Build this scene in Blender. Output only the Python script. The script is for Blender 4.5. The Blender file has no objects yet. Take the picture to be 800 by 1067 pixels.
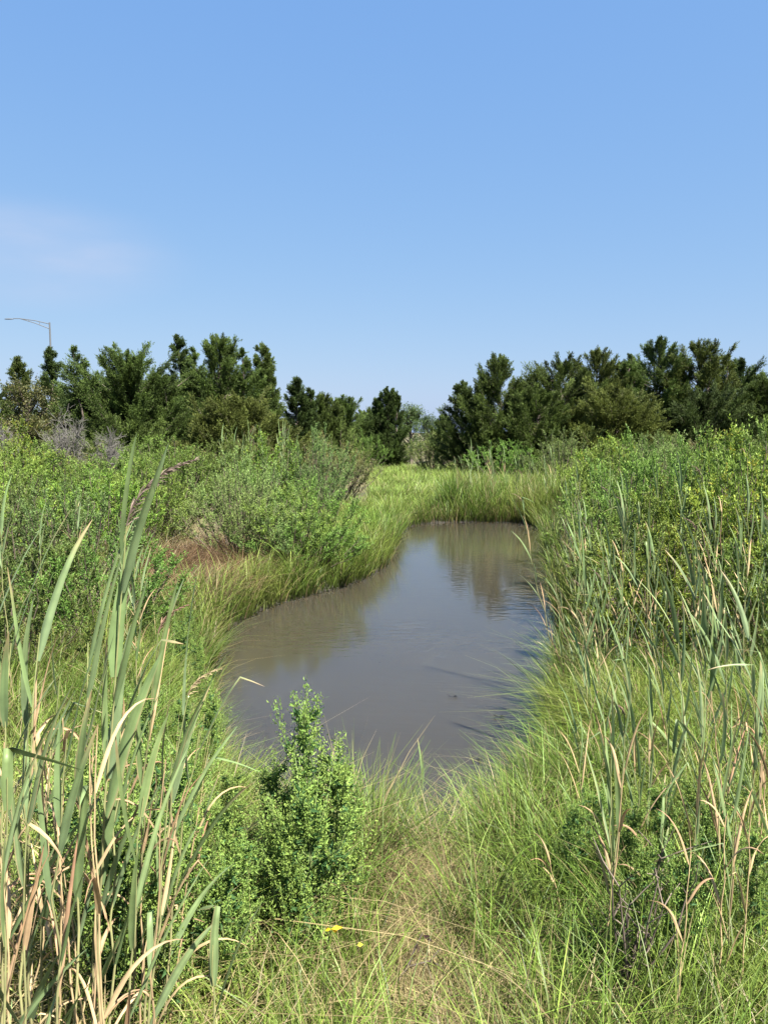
import bpy, math, random
import numpy as np

# ------------------------------------------------------------------ basics
SC = bpy.context.scene
COL = SC.collection
F = 791.0                      # focal length in pixels of the 800x1067 photograph
PITCH = math.radians(6.0)
CAM = np.array([0.0, 0.0, 2.0])
UP = np.array([0.0, 0.0, 1.0])


def ray(px, py):
    u = (px - 400) / F
    v = (533.5 - py) / F
    return np.array([u, math.cos(PITCH) + v * math.sin(PITCH), -math.sin(PITCH) + v * math.cos(PITCH)])


def at(px, py, Y):
    d = ray(px, py)
    return CAM + d * (Y / d[1])


def on(px, py, z=0.0):
    d = ray(px, py)
    return CAM + d * ((z - CAM[2]) / d[2])


def X_at(px, Y):
    return (px - 400) / F * Y / math.cos(PITCH)   # good enough near the horizon


def unit(v):
    v = np.asarray(v, float)
    return v / np.maximum(np.linalg.norm(v, axis=-1, keepdims=True), 1e-9)


def smooth(a, b, x):
    t = np.clip((x - a) / (b - a), 0, 1)
    return t * t * (3 - 2 * t)


class Waves:
    """cheap smooth 2-D noise in about -1..1"""
    def __init__(self, seed, scale, n=7):
        r = np.random.default_rng(seed)
        a = r.uniform(0, 2 * math.pi, n)
        k = 2 * math.pi / scale * r.uniform(0.5, 1.9, n)
        self.kx, self.ky = k * np.cos(a), k * np.sin(a)
        self.p = r.uniform(0, 2 * math.pi, n)
        self.n = n

    def __call__(self, x, y):
        x = np.asarray(x, float)[..., None]
        y = np.asarray(y, float)[..., None]
        return np.sin(x * self.kx + y * self.ky + self.p).sum(-1) / math.sqrt(self.n * 1.3)


# ------------------------------------------------------------------ meshes
def make_mesh(name, V, Q, mat, col=None, smooth_shade=True):
    V = np.asarray(V, np.float32).reshape(-1, 3)
    Q = np.asarray(Q, np.int32).reshape(-1, 4)
    me = bpy.data.meshes.new(name)
    me.vertices.add(len(V))
    me.vertices.foreach_set('co', V.ravel())
    me.loops.add(Q.size)
    me.loops.foreach_set('vertex_index', Q.ravel())
    me.polygons.add(len(Q))
    me.polygons.foreach_set('loop_start', np.arange(0, Q.size, 4, dtype=np.int32))
    me.polygons.foreach_set('use_smooth', np.full(len(Q), smooth_shade))
    me.update(calc_edges=True)
    if col is not None:
        C = np.ones((len(V), 4), np.float32)
        C[:, :3] = np.clip(col, 0, 1)
        a = me.color_attributes.new('Col', 'FLOAT_COLOR', 'POINT')
        a.data.foreach_set('color', C.ravel())
    me.materials.append(mat)
    return me


def link(name, me, parent=None):
    o = bpy.data.objects.new(name, me)
    COL.objects.link(o)
    if parent is not None:
        o.parent = parent
    return o


class MB:
    def __init__(self):
        self.V, self.Q, self.C, self.n = [], [], [], 0

    def add(self, V, Q, C):
        V = np.asarray(V, float).reshape(-1, 3)
        if len(V) == 0:
            return
        C = np.broadcast_to(np.asarray(C, float), V.shape)
        self.V.append(V)
        self.Q.append(np.asarray(Q).reshape(-1, 4) + self.n)
        self.C.append(C)
        self.n += len(V)

    def mesh(self, name, mat, smooth_shade=True):
        return make_mesh(name, np.concatenate(self.V), np.concatenate(self.Q), mat, np.concatenate(self.C), smooth_shade)

    def obj(self, name, mat, parent=None, smooth_shade=True):
        return link(name, self.mesh(name, mat, smooth_shade), parent)


def tube(path, radii, sides=5):
    P = np.asarray(path, float)
    n = len(P)
    T = unit(np.gradient(P, axis=0))
    ref = np.array([0.13, 0.97, 0.21])
    A = unit(np.cross(T, ref) + 1e-6)
    B = np.cross(T, A)
    th = np.linspace(0, 2 * math.pi, sides, endpoint=False)
    R = np.broadcast_to(np.asarray(radii, float), (n,))
    V = P[:, None] + R[:, None, None] * (A[:, None] * np.cos(th)[None, :, None] + B[:, None] * np.sin(th)[None, :, None])
    i = np.arange(n - 1)[:, None] * sides
    j = np.arange(sides)[None]
    k = (j + 1) % sides
    Q = np.stack([i + j, i + k, i + sides + k, i + sides + j], -1)
    return V.reshape(-1, 3), Q.reshape(-1, 4)


def cards(P, D, L, W, rng, fold=0.18, mid=0.45, side=None):
    """pointed leaf shapes: one folded quad each"""
    n = len(P)
    D = unit(D)
    if side is None:
        side = rng.normal(size=(n, 3))
    S = unit(np.cross(D, side) + 1e-6)
    N = np.cross(S, D)
    L = np.broadcast_to(L, (n,))[:, None]
    W = np.broadcast_to(W, (n,))[:, None]
    m = P + D * L * mid + N * W * fold
    V = np.stack([P, m + S * W * .5, P + D * L - N * W * fold * .6, m - S * W * .5], 1)
    Q = np.arange(n * 4).reshape(-1, 4)
    return V.reshape(-1, 3), Q


def ribbons(P, az, H, W, lean, bend, face, seg=4, sway=None):
    """grass blades, vectorised.  az: direction of lean, face: direction of the blade's width"""
    n = len(P)
    t = np.linspace(0, 1, seg + 1)[None, :]
    out = lean[:, None] * t + bend[:, None] * t ** 2.2
    z = t * (1 - 0.45 * np.clip(bend, 0, 1.3)[:, None] * t ** 2)
    dx = np.cos(az)[:, None] * out * H[:, None]
    dy = np.sin(az)[:, None] * out * H[:, None]
    C = np.stack([P[:, 0:1] + dx, P[:, 1:2] + dy, P[:, 2:3] + z * H[:, None]], -1)
    w = (W[:, None] * 0.5 * (1 - t ** 1.6 * 0.93))[..., None]
    S = np.stack([np.cos(face), np.sin(face), np.zeros(n)], -1)[:, None]
    V = np.stack([C - S * w, C + S * w], 2)          # n, seg+1, 2, 3
    base = (np.arange(n) * (seg + 1) * 2)[:, None]
    k = (np.arange(seg) * 2)[None]
    Q = np.stack([base + k, base + k + 1, base + k + 3, base + k + 2], -1)
    return V.reshape(-1, 3), Q.reshape(-1, 4), np.broadcast_to(t, (n, seg + 1))


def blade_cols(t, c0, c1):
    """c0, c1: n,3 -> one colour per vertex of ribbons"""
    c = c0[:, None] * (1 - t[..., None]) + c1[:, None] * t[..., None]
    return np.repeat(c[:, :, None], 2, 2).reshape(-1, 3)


# ------------------------------------------------------------------ materials
def nodes(name):
    m = bpy.data.materials.new(name)
    m.use_nodes = True
    nt = m.node_tree
    nt.nodes.clear()
    return m, nt, nt.nodes.new, nt.links.new


def leaf_mat(name, trans=0.35, rough=0.5, vary=0.25, mottle=0.0, spec=0.35):
    m, nt, N, Lk = nodes(name)
    out = N('ShaderNodeOutputMaterial')
    at_ = N('ShaderNodeAttribute'); at_.attribute_name = 'Col'
    oi = N('ShaderNodeObjectInfo')
    mr = N('ShaderNodeMapRange'); mr.inputs[3].default_value = 1 - vary; mr.inputs[4].default_value = 1 + vary
    Lk(oi.outputs['Random'], mr.inputs[0])
    hs = N('ShaderNodeHueSaturation')
    Lk(at_.outputs['Color'], hs.inputs['Color'])
    Lk(mr.outputs[0], hs.inputs['Value'])
    mh = N('ShaderNodeMapRange'); mh.inputs[3].default_value = 0.5 - vary * .07; mh.inputs[4].default_value = 0.5 + vary * .07
    fr = N('ShaderNodeMath'); fr.operation = 'FRACT'
    ml = N('ShaderNodeMath'); ml.operation = 'MULTIPLY'; ml.inputs[1].default_value = 7.31
    Lk(oi.outputs['Random'], ml.inputs[0]); Lk(ml.outputs[0], fr.inputs[0]); Lk(fr.outputs[0], mh.inputs[0])
    Lk(mh.outputs[0], hs.inputs['Hue'])
    colour = hs.outputs[0]
    if mottle > 0:
        tc = N('ShaderNodeTexCoord')
        nz = N('ShaderNodeTexNoise'); nz.inputs['Scale'].default_value = 22; nz.inputs['Detail'].default_value = 8
        Lk(tc.outputs['Object'], nz.inputs['Vector'])
        rp = N('ShaderNodeMapRange'); rp.inputs[1].default_value = .35; rp.inputs[2].default_value = .7
        rp.inputs[3].default_value = 1 + mottle * .6; rp.inputs[4].default_value = 1 - mottle
        Lk(nz.outputs[0], rp.inputs[0])
        h2 = N('ShaderNodeHueSaturation')
        Lk(colour, h2.inputs['Color']); Lk(rp.outputs[0], h2.inputs['Value'])
        colour = h2.outputs[0]
    pb = N('ShaderNodeBsdfPrincipled')
    pb.inputs['Roughness'].default_value = rough
    pb.inputs['Specular IOR Level'].default_value = spec
    Lk(colour, pb.inputs['Base Color'])
    if trans > 0:
        tr = N('ShaderNodeBsdfTranslucent')
        Lk(colour, tr.inputs['Color'])
        mx = N('ShaderNodeMixShader'); mx.inputs[0].default_value = trans
        Lk(pb.outputs[0], mx.inputs[1]); Lk(tr.outputs[0], mx.inputs[2])
        Lk(mx.outputs[0], out.inputs[0])
    else:
        Lk(pb.outputs[0], out.inputs[0])
    return m


M_GRASS = leaf_mat('grass_blades', 0.38, 0.5, 0.0)
M_SHRUB = leaf_mat('shrub_leaves', 0.36, 0.55, 0.30, spec=.25)
M_CEDAR = leaf_mat('cedar_sprays', 0.15, 0.65, 0.12, spec=.2)
M_BROAD = leaf_mat('broad_leaves', 0.35, 0.5, 0.1)
M_REED = leaf_mat('reed_leaves', 0.28, 0.45, 0.10, mottle=0.22)
M_DRY = leaf_mat('dry_leaves', 0.2, 0.7, 0.12, mottle=0.25)
M_HERB = leaf_mat('herb_leaves', 0.32, 0.6, 0.10, spec=.2)
M_STEM = leaf_mat('plant_stems', 0.0, 0.7, 0.10, mottle=0.3)
M_PLUME = leaf_mat('reed_plume', 0.25, 0.8, 0.10)


def bark_mat():
    m, nt, N, Lk = nodes('bark')
    out = N('ShaderNodeOutputMaterial'); pb = N('ShaderNodeBsdfPrincipled')
    tc = N('ShaderNodeTexCoord'); mp = N('ShaderNodeMapping'); mp.inputs['Scale'].default_value = (14, 14, 2)
    nz = N('ShaderNodeTexNoise'); nz.inputs['Scale'].default_value = 1.5; nz.inputs['Detail'].default_value = 6
    cr = N('ShaderNodeValToRGB')
    cr.color_ramp.elements[0].position = .3; cr.color_ramp.elements[0].color = (.05, .035, .025, 1)
    cr.color_ramp.elements[1].position = .7; cr.color_ramp.elements[1].color = (.19, .15, .12, 1)
    Lk(tc.outputs['Object'], mp.inputs[0]); Lk(mp.outputs[0], nz.inputs['Vector']); Lk(nz.outputs[0], cr.inputs[0])
    Lk(cr.outputs[0], pb.inputs['Base Color']); pb.inputs['Roughness'].default_value = .85
    bp = N('ShaderNodeBump'); bp.inputs['Strength'].default_value = .5
    Lk(nz.outputs[0], bp.inputs['Height']); Lk(bp.outputs[0], pb.inputs['Normal'])
    Lk(pb.outputs[0], out.inputs[0])
    return m


def ground_mat():
    m, nt, N, Lk = nodes('marsh_soil')
    out = N('ShaderNodeOutputMaterial'); pb = N('ShaderNodeBsdfPrincipled')
    tc = N('ShaderNodeTexCoord')
    n1 = N('ShaderNodeTexNoise'); n1.inputs['Scale'].default_value = .9; n1.inputs['Detail'].default_value = 9
    n2 = N('ShaderNodeTexNoise'); n2.inputs['Scale'].default_value = 38; n2.inputs['Detail'].default_value = 6
    Lk(tc.outputs['Object'], n1.inputs['Vector']); Lk(tc.outputs['Object'], n2.inputs['Vector'])
    c1 = N('ShaderNodeValToRGB')
    e = c1.color_ramp.elements
    e[0].position = .35; e[0].color = (.05, .055, .022, 1)
    e[1].position = .68; e[1].color = (.15, .12, .06, 1)
    c2 = N('ShaderNodeValToRGB')
    e = c2.color_ramp.elements
    e[0].position = .3; e[0].color = (.35, .33, .3, 1)
    e[1].position = .7; e[1].color = (1.35, 1.3, 1.15, 1)
    Lk(n1.outputs[0], c1.inputs[0]); Lk(n2.outputs[0], c2.inputs[0])
    mx = N('ShaderNodeMix'); mx.data_type = 'RGBA'; mx.blend_type = 'MULTIPLY'; mx.inputs[0].default_value = 1
    Lk(c1.outputs[0], mx.inputs[6]); Lk(c2.outputs[0], mx.inputs[7])
    ge = N('ShaderNodeSeparateXYZ'); Lk(tc.outputs['Object'], ge.inputs[0])
    wet = N('ShaderNodeMapRange'); wet.inputs[1].default_value = .06; wet.inputs[2].default_value = .2
    wet.inputs[3].default_value = 1; wet.inputs[4].default_value = 0
    Lk(ge.outputs[2], wet.inputs[0])
    mud = N('ShaderNodeMix'); mud.data_type = 'RGBA'; mud.inputs[7].default_value = (.022, .017, .011, 1)
    Lk(wet.outputs[0], mud.inputs[0]); Lk(mx.outputs[2], mud.inputs[6])
    Lk(mud.outputs[2], pb.inputs['Base Color'])
    rw = N('ShaderNodeMapRange'); rw.inputs[3].default_value = .95; rw.inputs[4].default_value = .45
    Lk(wet.outputs[0], rw.inputs[0]); Lk(rw.outputs[0], pb.inputs['Roughness'])
    bp = N('ShaderNodeBump'); bp.inputs['Strength'].default_value = .8; bp.inputs['Distance'].default_value = .03
    Lk(n2.outputs[0], bp.inputs['Height']); Lk(bp.outputs[0], pb.inputs['Normal'])
    Lk(pb.outputs[0], out.inputs[0])
    return m


def water_mat():
    m, nt, N, Lk = nodes('murky_water')
    out = N('ShaderNodeOutputMaterial'); pb = N('ShaderNodeBsdfPrincipled')
    pb.inputs['Roughness'].default_value = .04
    pb.inputs['IOR'].default_value = 1.36
    pb.inputs['Subsurface Weight'].default_value = 1.0     # turbid water: light spreads sideways in it
    pb.inputs['Subsurface Radius'].default_value = (1.0, .8, .55)
    pb.inputs['Subsurface Scale'].default_value = .35
    tc = N('ShaderNodeTexCoord')
    nc = N('ShaderNodeTexNoise'); nc.inputs['Scale'].default_value = .45; nc.inputs['Detail'].default_value = 3
    Lk(tc.outputs['Object'], nc.inputs['Vector'])
    cr = N('ShaderNodeValToRGB')
    cr.color_ramp.elements[0].position = .3; cr.color_ramp.elements[0].color = (.033, .028, .019, 1)
    cr.color_ramp.elements[1].position = .7; cr.color_ramp.elements[1].color = (.041, .035, .0245, 1)
    Lk(nc.outputs[0], cr.inputs[0]); Lk(cr.outputs[0], pb.inputs['Base Color'])
    mp = N('ShaderNodeMapping'); mp.inputs['Scale'].default_value = (5.5, 14, 1); mp.inputs['Rotation'].default_value = (0, 0, .18)
    n1 = N('ShaderNodeTexNoise'); n1.inputs['Scale'].default_value = 1.0; n1.inputs['Detail'].default_value = 3
    Lk(tc.outputs['Object'], mp.inputs[0]); Lk(mp.outputs[0], n1.inputs['Vector'])
    # calm and ruffled patches
    n2 = N('ShaderNodeTexNoise'); n2.inputs['Scale'].default_value = .5; n2.inputs['Detail'].default_value = 1
    Lk(tc.outputs['Object'], n2.inputs['Vector'])
    mr = N('ShaderNodeMapRange'); mr.inputs[1].default_value = .35; mr.inputs[2].default_value = .65
    mr.inputs[3].default_value = .25; mr.inputs[4].default_value = 1.0
    Lk(n2.outputs[0], mr.inputs[0])
    mu = N('ShaderNodeMath'); mu.operation = 'MULTIPLY'
    Lk(n1.outputs[0], mu.inputs[0]); Lk(mr.outputs[0], mu.inputs[1])
    bp = N('ShaderNodeBump'); bp.inputs['Strength'].default_value = .17; bp.inputs['Distance'].default_value = .02
    Lk(mu.outputs[0], bp.inputs['Height']); Lk(bp.outputs[0], pb.inputs['Normal'])
    Lk(pb.outputs[0], out.inputs[0])
    return m


def metal_mat():
    m, nt, N, Lk = nodes('galvanised_metal')
    out = N('ShaderNodeOutputMaterial'); pb = N('ShaderNodeBsdfPrincipled')
    pb.inputs['Base Color'].default_value = (.13, .135, .14, 1)
    pb.inputs['Metallic'].default_value = .4; pb.inputs['Roughness'].default_value = .55
    Lk(pb.outputs[0], out.inputs[0])
    return m


M_BARK, M_SOIL, M_WATER, M_METAL = bark_mat(), ground_mat(), water_mat(), metal_mat()


# ------------------------------------------------------------------ labels
def tag(o, label=None, cat=None, group=None, kind=None):
    if label: o['label'] = label
    if cat: o['category'] = cat
    if group: o['group'] = group
    if kind: o['kind'] = kind
    return o


def empty(name, loc, label, cat, group=None, rz=0.0):
    o = bpy.data.objects.new(name, None)
    COL.objects.link(o)
    o.location = tuple(float(v) for v in loc)
    o.rotation_euler = (0, 0, rz)
    o.empty_display_size = 0.1
    return tag(o, label, cat, group)


def dup(src, loc, rz, sc, label, cat, group):
    c = src.copy(); COL.objects.link(c)
    c.location = tuple(float(v) for v in loc); c.rotation_euler = (0, 0, rz); c.scale = sc
    tag(c, label, cat, group)
    for ch in list(src.children):
        k = ch.copy(); COL.objects.link(k); k.parent = c
    return c


ORD = ['first', 'second', 'third', 'fourth', 'fifth', 'sixth', 'seventh', 'eighth', 'ninth', 'tenth', 'eleventh', 'twelfth',
       'thirteenth', 'fourteenth', 'fifteenth', 'sixteenth', 'seventeenth', 'eighteenth', 'nineteenth', 'twentieth']

# ------------------------------------------------------------------ pond and terrain
pond_px = [(425, 546), (500, 544), (556, 545), (562, 560), (568, 600), (578, 655), (586, 700), (580, 740), (562, 800), (545, 850), (520, 892),
           (465, 915), (400, 918), (330, 905), (262, 870), (222, 810), (212, 740), (222, 690), (240, 655), (285, 632), (330, 620),
           (378, 607), (408, 590), (415, 570)]
POND = np.array([on(x, y)[:2] for x, y in pond_px])
for _ in range(2):                                  # corner cutting
    nx = np.roll(POND, -1, 0)
    POND = np.stack([POND * .75 + nx * .25, POND * .25 + nx * .75], 1).reshape(-1, 2)


def sdf(x, y):
    """distance to the waterline, negative on the water"""
    x = np.asarray(x, float); y = np.asarray(y, float)
    sh = x.shape
    x = x.ravel(); y = y.ravel()
    d = np.full(x.shape, 1e9); ins = np.zeros(x.shape, bool)
    for i in range(len(POND)):
        a = POND[i]; b = POND[(i + 1) % len(POND)]
        e = b - a
        t = np.clip(((x - a[0]) * e[0] + (y - a[1]) * e[1]) / (e @ e), 0, 1)
        d = np.minimum(d, np.hypot(x - a[0] - e[0] * t, y - a[1] - e[1] * t))
        c = (a[1] > y) != (b[1] > y)
        ins ^= c & (x < (b[0] - a[0]) * (y - a[1]) / (b[1] - a[1] + 1e-12) + a[0])
    return np.where(ins, -d, d).reshape(sh)


nzA, nzB, nzC = Waves(3, 3.2), Waves(4, 0.55), Waves(5, 14)


def ground_z(x, y, d=None):
    if d is None:
        d = sdf(x, y)
    z_out = -0.03 + 0.26 * smooth(-.05, .45, d) + 0.12 * smooth(.5, 3.5, d) + smooth(.1, 1, d) * (.03 * nzA(x, y) + .015 * nzB(x, y)) \
        + .05 * nzC(x, y) * smooth(1, 6, d)
    z_in = np.maximum(-0.03 + 0.55 * d, -0.5)
    return np.where(d < 0, z_in, z_out)


def axis(vals, far):
    v = list(vals)
    s = v[-1] - v[-2]
    while v[-1] < far:
        s *= 1.35
        v.append(v[-1] + s)
    return v


pos = axis(np.arange(0, 7.01, 0.10), 1600)
gx = np.array(sorted(set([-v for v in pos[1:]] + pos)))
neg = axis(np.arange(0, 2.01, 0.25), 300)
gy = np.array(sorted(set([-v for v in neg[1:]] + list(axis(np.arange(0, 19.01, 0.12), 1600)))))
GX, GY = np.meshgrid(gx, gy)
D_ = sdf(GX, GY)
GZ = ground_z(GX, GY, D_)
nyy, nxx = GX.shape
idx = np.arange(nyy * nxx).reshape(nyy, nxx)
Qg = np.stack([idx[:-1, :-1], idx[:-1, 1:], idx[1:, 1:], idx[1:, :-1]], -1)
gnd = link('ground', make_mesh('ground', np.stack([GX, GY, GZ], -1), Qg, M_SOIL))
tag(gnd, 'low marsh ground with dark soil under the grass', None, None, 'structure')

# water sheet over the pond, running a little under the banks
wx = np.arange(POND[:, 0].min() - .6, POND[:, 0].max() + .6, .15)
wy = np.arange(POND[:, 1].min() - .6, POND[:, 1].max() + .6, .15)
WX, WY = np.meshgrid(wx, wy)
nyy, nxx = WX.shape
idx = np.arange(nyy * nxx).reshape(nyy, nxx)
Qw = np.stack([idx[:-1, :-1], idx[:-1, 1:], idx[1:, 1:], idx[1:, :-1]], -1).reshape(-1, 4)
dw = sdf(WX, WY).ravel()
Qw = Qw[(dw[Qw] < .3).any(1)]
use = np.unique(Qw)
remap = np.zeros(nyy * nxx, int); remap[use] = np.arange(len(use))
Vw = np.stack([WX.ravel(), WY.ravel(), np.zeros(WX.size)], -1)[use]
wat = link('water', make_mesh('water', Vw, remap[Qw], M_WATER))
tag(wat, 'still murky brown pond water mirroring the sky', None, None, 'structure')

# ------------------------------------------------------------------ grass (stuff)
patch = Waves(21, 2.2); patch2 = Waves(22, .8); swirl = Waves(23, 1.7); hgt = Waves(24, 1.1)
G_LO = np.array([.036, .045, .011]); G_HI = np.array([.125, .215, .030]); G_HI2 = np.array([.215, .265, .050])  # low tone: shade between blades put into the colour of their feet
STRAW = np.array([.37, .30, .145]); STRAW_D = np.array([.17, .12, .06])


def clumps(rng, X, Y, per, spread, dmin=.04, dmax=99.0, keep=None):
    """tuft centres -> blade bases"""
    d = sdf(X, Y)
    ok = (d > dmin) & (d < dmax)
    if keep is not None:
        ok &= keep(X, Y)
    X, Y = X[ok], Y[ok]
    n = len(X)
    cid = np.repeat(np.arange(n), per)
    r = spread * np.sqrt(rng.random(n * per)); a = rng.uniform(0, 2 * math.pi, n * per)
    bx = X[cid] + r * np.cos(a); by = Y[cid] + r * np.sin(a)
    db = sdf(bx, by)
    m = db > dmin - .04
    return bx[m], by[m], db[m], cid[m], a[m], n


def trapezoid(rng, n, y0, y1, side=.56, extra=.3, power=1.0):
    y = y0 + (y1 - y0) * rng.random(n) ** power
    x = rng.uniform(-1, 1, n) * (side * y + extra)
    return x, y


def field(name, rng, X, Y, per, spread, hrange, wrange, lean, bend, c_lo, c_hi, c_hi2, dry, label, dmin=.04, dmax=99., keep=None,
          seg=4, waterward=0.0, mat=None, cvar=.4, topdry=.0, coh=.6):
    bx, by, db, cid, a, n = clumps(rng, X, Y, per, spread, dmin, dmax, keep)
    N = len(bx)
    if N == 0:
        return
    ch = rng.uniform(.55, 1.25, n)[cid] * (1 + .22 * hgt(bx, by))
    H = rng.uniform(hrange[0], hrange[1], N) * ch
    W = rng.uniform(wrange[0], wrange[1], N)
    az0 = swirl(bx, by) * 2.4 + .6
    az = az0 + rng.normal(0, 1.0, N)
    az = np.where(rng.random(N) > coh, np.where(rng.random(N) < .5, a + rng.normal(0, .4, N), rng.uniform(0, 6.28, N)), az)
    if waterward > 0:
        e = .05
        gxv = sdf(bx + e, by) - db; gyv = sdf(bx, by + e) - db
        aw = np.arctan2(-gyv, -gxv) + rng.normal(0, .5, N)
        az = np.where((rng.random(N) < waterward) & (db < .7), aw, az)
    ln = np.abs(rng.normal(lean, lean * .5, N)); bd = np.abs(rng.normal(bend, bend * .6, N))
    P = np.stack([bx, by, ground_z(bx, by, db) - .02], -1)
    face = az + math.pi / 2 + rng.normal(0, .9, N)
    V, Q, t = ribbons(P, az, H, W, ln, bd, face, seg)
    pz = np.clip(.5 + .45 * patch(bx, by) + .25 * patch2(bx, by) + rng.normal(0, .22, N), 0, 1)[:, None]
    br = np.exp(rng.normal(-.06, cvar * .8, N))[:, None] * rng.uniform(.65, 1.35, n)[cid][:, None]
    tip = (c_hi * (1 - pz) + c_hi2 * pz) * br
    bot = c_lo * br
    isd = rng.random(N) < dry * (1 + .8 * patch2(by, bx))
    s = rng.uniform(.55, 1.15, N)[:, None]
    tip = np.where(isd[:, None], STRAW * s, tip); bot = np.where(isd[:, None], STRAW_D * s, bot)
    if topdry > 0:
        k = rng.random(N) < topdry
        tip = np.where(k[:, None], STRAW * s, tip)
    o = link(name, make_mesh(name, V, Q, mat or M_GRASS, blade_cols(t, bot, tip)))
    tag(o, label, None, None, 'stuff')
    return o


rng = np.random.default_rng(11)
# path of trodden straw running from the lower edge to the water, in ground coordinates
PATHC = np.array([on(470, 1060, .4)[:2], on(440, 1000, .4)[:2], on(425, 930, .4)[:2], on(440, 860, .4)[:2]])


def path_d(x, y):
    d = np.full(np.shape(x), 9.0)
    for i in range(len(PATHC) - 1):
        a, b = PATHC[i], PATHC[i + 1]; e = b - a
        t = np.clip(((x - a[0]) * e[0] + (y - a[1]) * e[1]) / (e @ e), 0, 1)
        d = np.minimum(d, np.hypot(x - a[0] - e[0] * t, y - a[1] - e[1] * t))
    return d


BROWN = on(196, 588, .4)[:2]


def offhay(x, y):
    return ((x - BROWN[0]) / .75) ** 2 + ((y - BROWN[1]) / 1.9) ** 2 > .55 + .6 * np.random.default_rng(5).random(np.shape(x))


def build_grass():
    rng = np.random.default_rng(12)
    offpath = lambda x, y: (path_d(x, y) > .10 + .20 * rng.random(np.shape(x)))
    X, Y = trapezoid(rng, 5200, 1.15, 5.2, .58, .35, .85)
    field('meadow_grass', rng, X, Y, 20, .07, (.16, .44), (.0032, .0075), .24, .38, G_LO, G_HI * 1.1, G_HI2 * 1.05, .12,
          'fine bright green meadow grass covering the near bank', keep=offpath, coh=.45)
    # flattened straw on the path and thatch through the near sward
    X, Y = trapezoid(rng, 9000, 1.2, 4.2, .55, .3)
    field('dry_thatch', rng, X, Y, 10, .09, (.10, .24), (.002, .004), .8, 1.0, STRAW_D, STRAW * 1.0, STRAW * 1.3, .6,
          'trodden straw coloured thatch lying along the gap in the near grass', keep=lambda x, y: (path_d(x, y) < .24) | (rng.random(np.shape(x)) < .12))
    X, Y = trapezoid(rng, 2200, 1.2, 3.2, .55, .3)
    field('short_turf', rng, X, Y, 30, .06, (.07, .22), (.0025, .005), .4, .8, G_LO * 1.5, G_HI * 1.3, STRAW * 1.1, .45,
          'short pale green turf growing along the trodden gap', keep=lambda x, y: path_d(x, y) < .42)
    # waterline
    t = rng.random(4200) * len(POND); i = t.astype(int); f = (t - i)[:, None]
    E = POND[i] * (1 - f) + POND[(i + 1) % len(POND)] * f
    E = E + rng.normal(0, .14, E.shape)
    near = E[:, 1] < 6.5
    field('cordgrass', rng, E[near, 0], E[near, 1], 16, .06, (.20, .46), (.004, .0085), .25, .4, G_LO * .8, G_HI * .9, G_HI2, .14,
          'upright green cordgrass leaning over the near waterline', dmin=.03, dmax=.5, waterward=.30)
    fr = ~near
    field('bank_cordgrass', rng, E[fr, 0], E[fr, 1], 12, .12, (.20, .56), (.007, .014), .2, .3, G_LO * .8, G_HI * 1.0, G_HI2 * 1.1, .10,
          'tall upright cordgrass lining the farther waterline', dmin=.07, dmax=.55, waterward=.12, coh=.2)
    # right bank tussocks near
    X = rng.uniform(.75, 3.0, 1500); Y = rng.uniform(2.8, 5.2, 1500)
    field('tussock_grass', rng, X, Y, 20, .09, (.18, .46), (.0035, .008), .28, .5, G_LO, G_HI * 1.05, G_HI2 * 1.1, .10,
          'dense drooping yellow green grass on the right bank', dmin=.05, keep=lambda x, y: (np.abs(x) < .56 * y + .3) & (np.hypot(x - on(668, 748, .4)[0], y - on(668, 748, .4)[1]) > .55))
    ce = on(668, 748, .4)[:2]
    X = ce[0] + rng.normal(0, .40, 520); Y = ce[1] + rng.normal(0, .38, 520)
    field('swirled_grass', rng, X, Y, 30, .08, (.20, .40), (.003, .0065), .45, 1.0, G_LO * 1.2, np.array([.22, .30, .04]), np.array([.30, .34, .06]), .06,
          'bright lime grass combed flat in swirls on the right bank', dmin=.45, coh=.7)
    # left near bank
    X = rng.uniform(-3.6, -.7, 2000); Y = rng.uniform(2.6, 9.5, 2000)
    field('bank_grass', rng, X, Y, 15, .10, (.20, .46), (.005, .010), .26, .4, G_LO, G_HI * .9, G_HI2, .16,
          'soft green grass between the reeds and the pond on the left bank', dmin=.05, dmax=2.2, keep=lambda x, y: (np.abs(x) < .56 * y + .3) & offhay(x, y))
    Y = 9.8 + 6 * rng.random(1500); lo = X_at(330, Y); hi = X_at(430, Y)
    X = lo + (hi - lo) * rng.random(1500)
    field('bank_meadow_grass', rng, X, Y, 13, .16, (.2, .5), (.007, .014), .25, .35, G_LO * 1.2, G_HI * 1.2, G_HI2 * 1.15, .08,
          'mid green grass between the left shrubs and the farther waterline', dmin=.1, coh=.3)
    # far bank: tall belt then the bright meadow running back between the shrubs
    Y = rng.uniform(16.4, 19.6, 1100); X = X_at(462, Y) + (X_at(590, Y) - X_at(462, Y)) * rng.random(1100)
    field('far_bank_grass', rng, X, Y, 16, .16, (.32, .78), (.010, .02), .16, .25, G_LO * .9, G_HI * 1.05, G_HI2 * 1.1, .12,
          'tall green cordgrass belt standing on the far bank', dmin=.05, coh=.2)
    Y = 14.0 + 22 * rng.random(5200); lo = X_at(388, Y) ; hi = X_at(560, Y)
    X = lo + (hi - lo) * rng.random(5200)
    field('far_meadow_grass', rng, X, Y, 14, .2, (.16, .42), (.010, .02), .3, .4, G_LO * 1.3, np.array([.18, .28, .045]), np.array([.26, .34, .065]), .08,
          'bright yellow green meadow grass behind the pond', dmin=.1)
    # rusty dead hay on the left bank
    a = rng.uniform(0, 2 * math.pi, 520); r = np.sqrt(rng.random(520))
    X = BROWN[0] + np.cos(a) * r * .8; Y = BROWN[1] + np.sin(a) * r * 2.0
    RU = np.array([.17, .105, .055])
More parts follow.
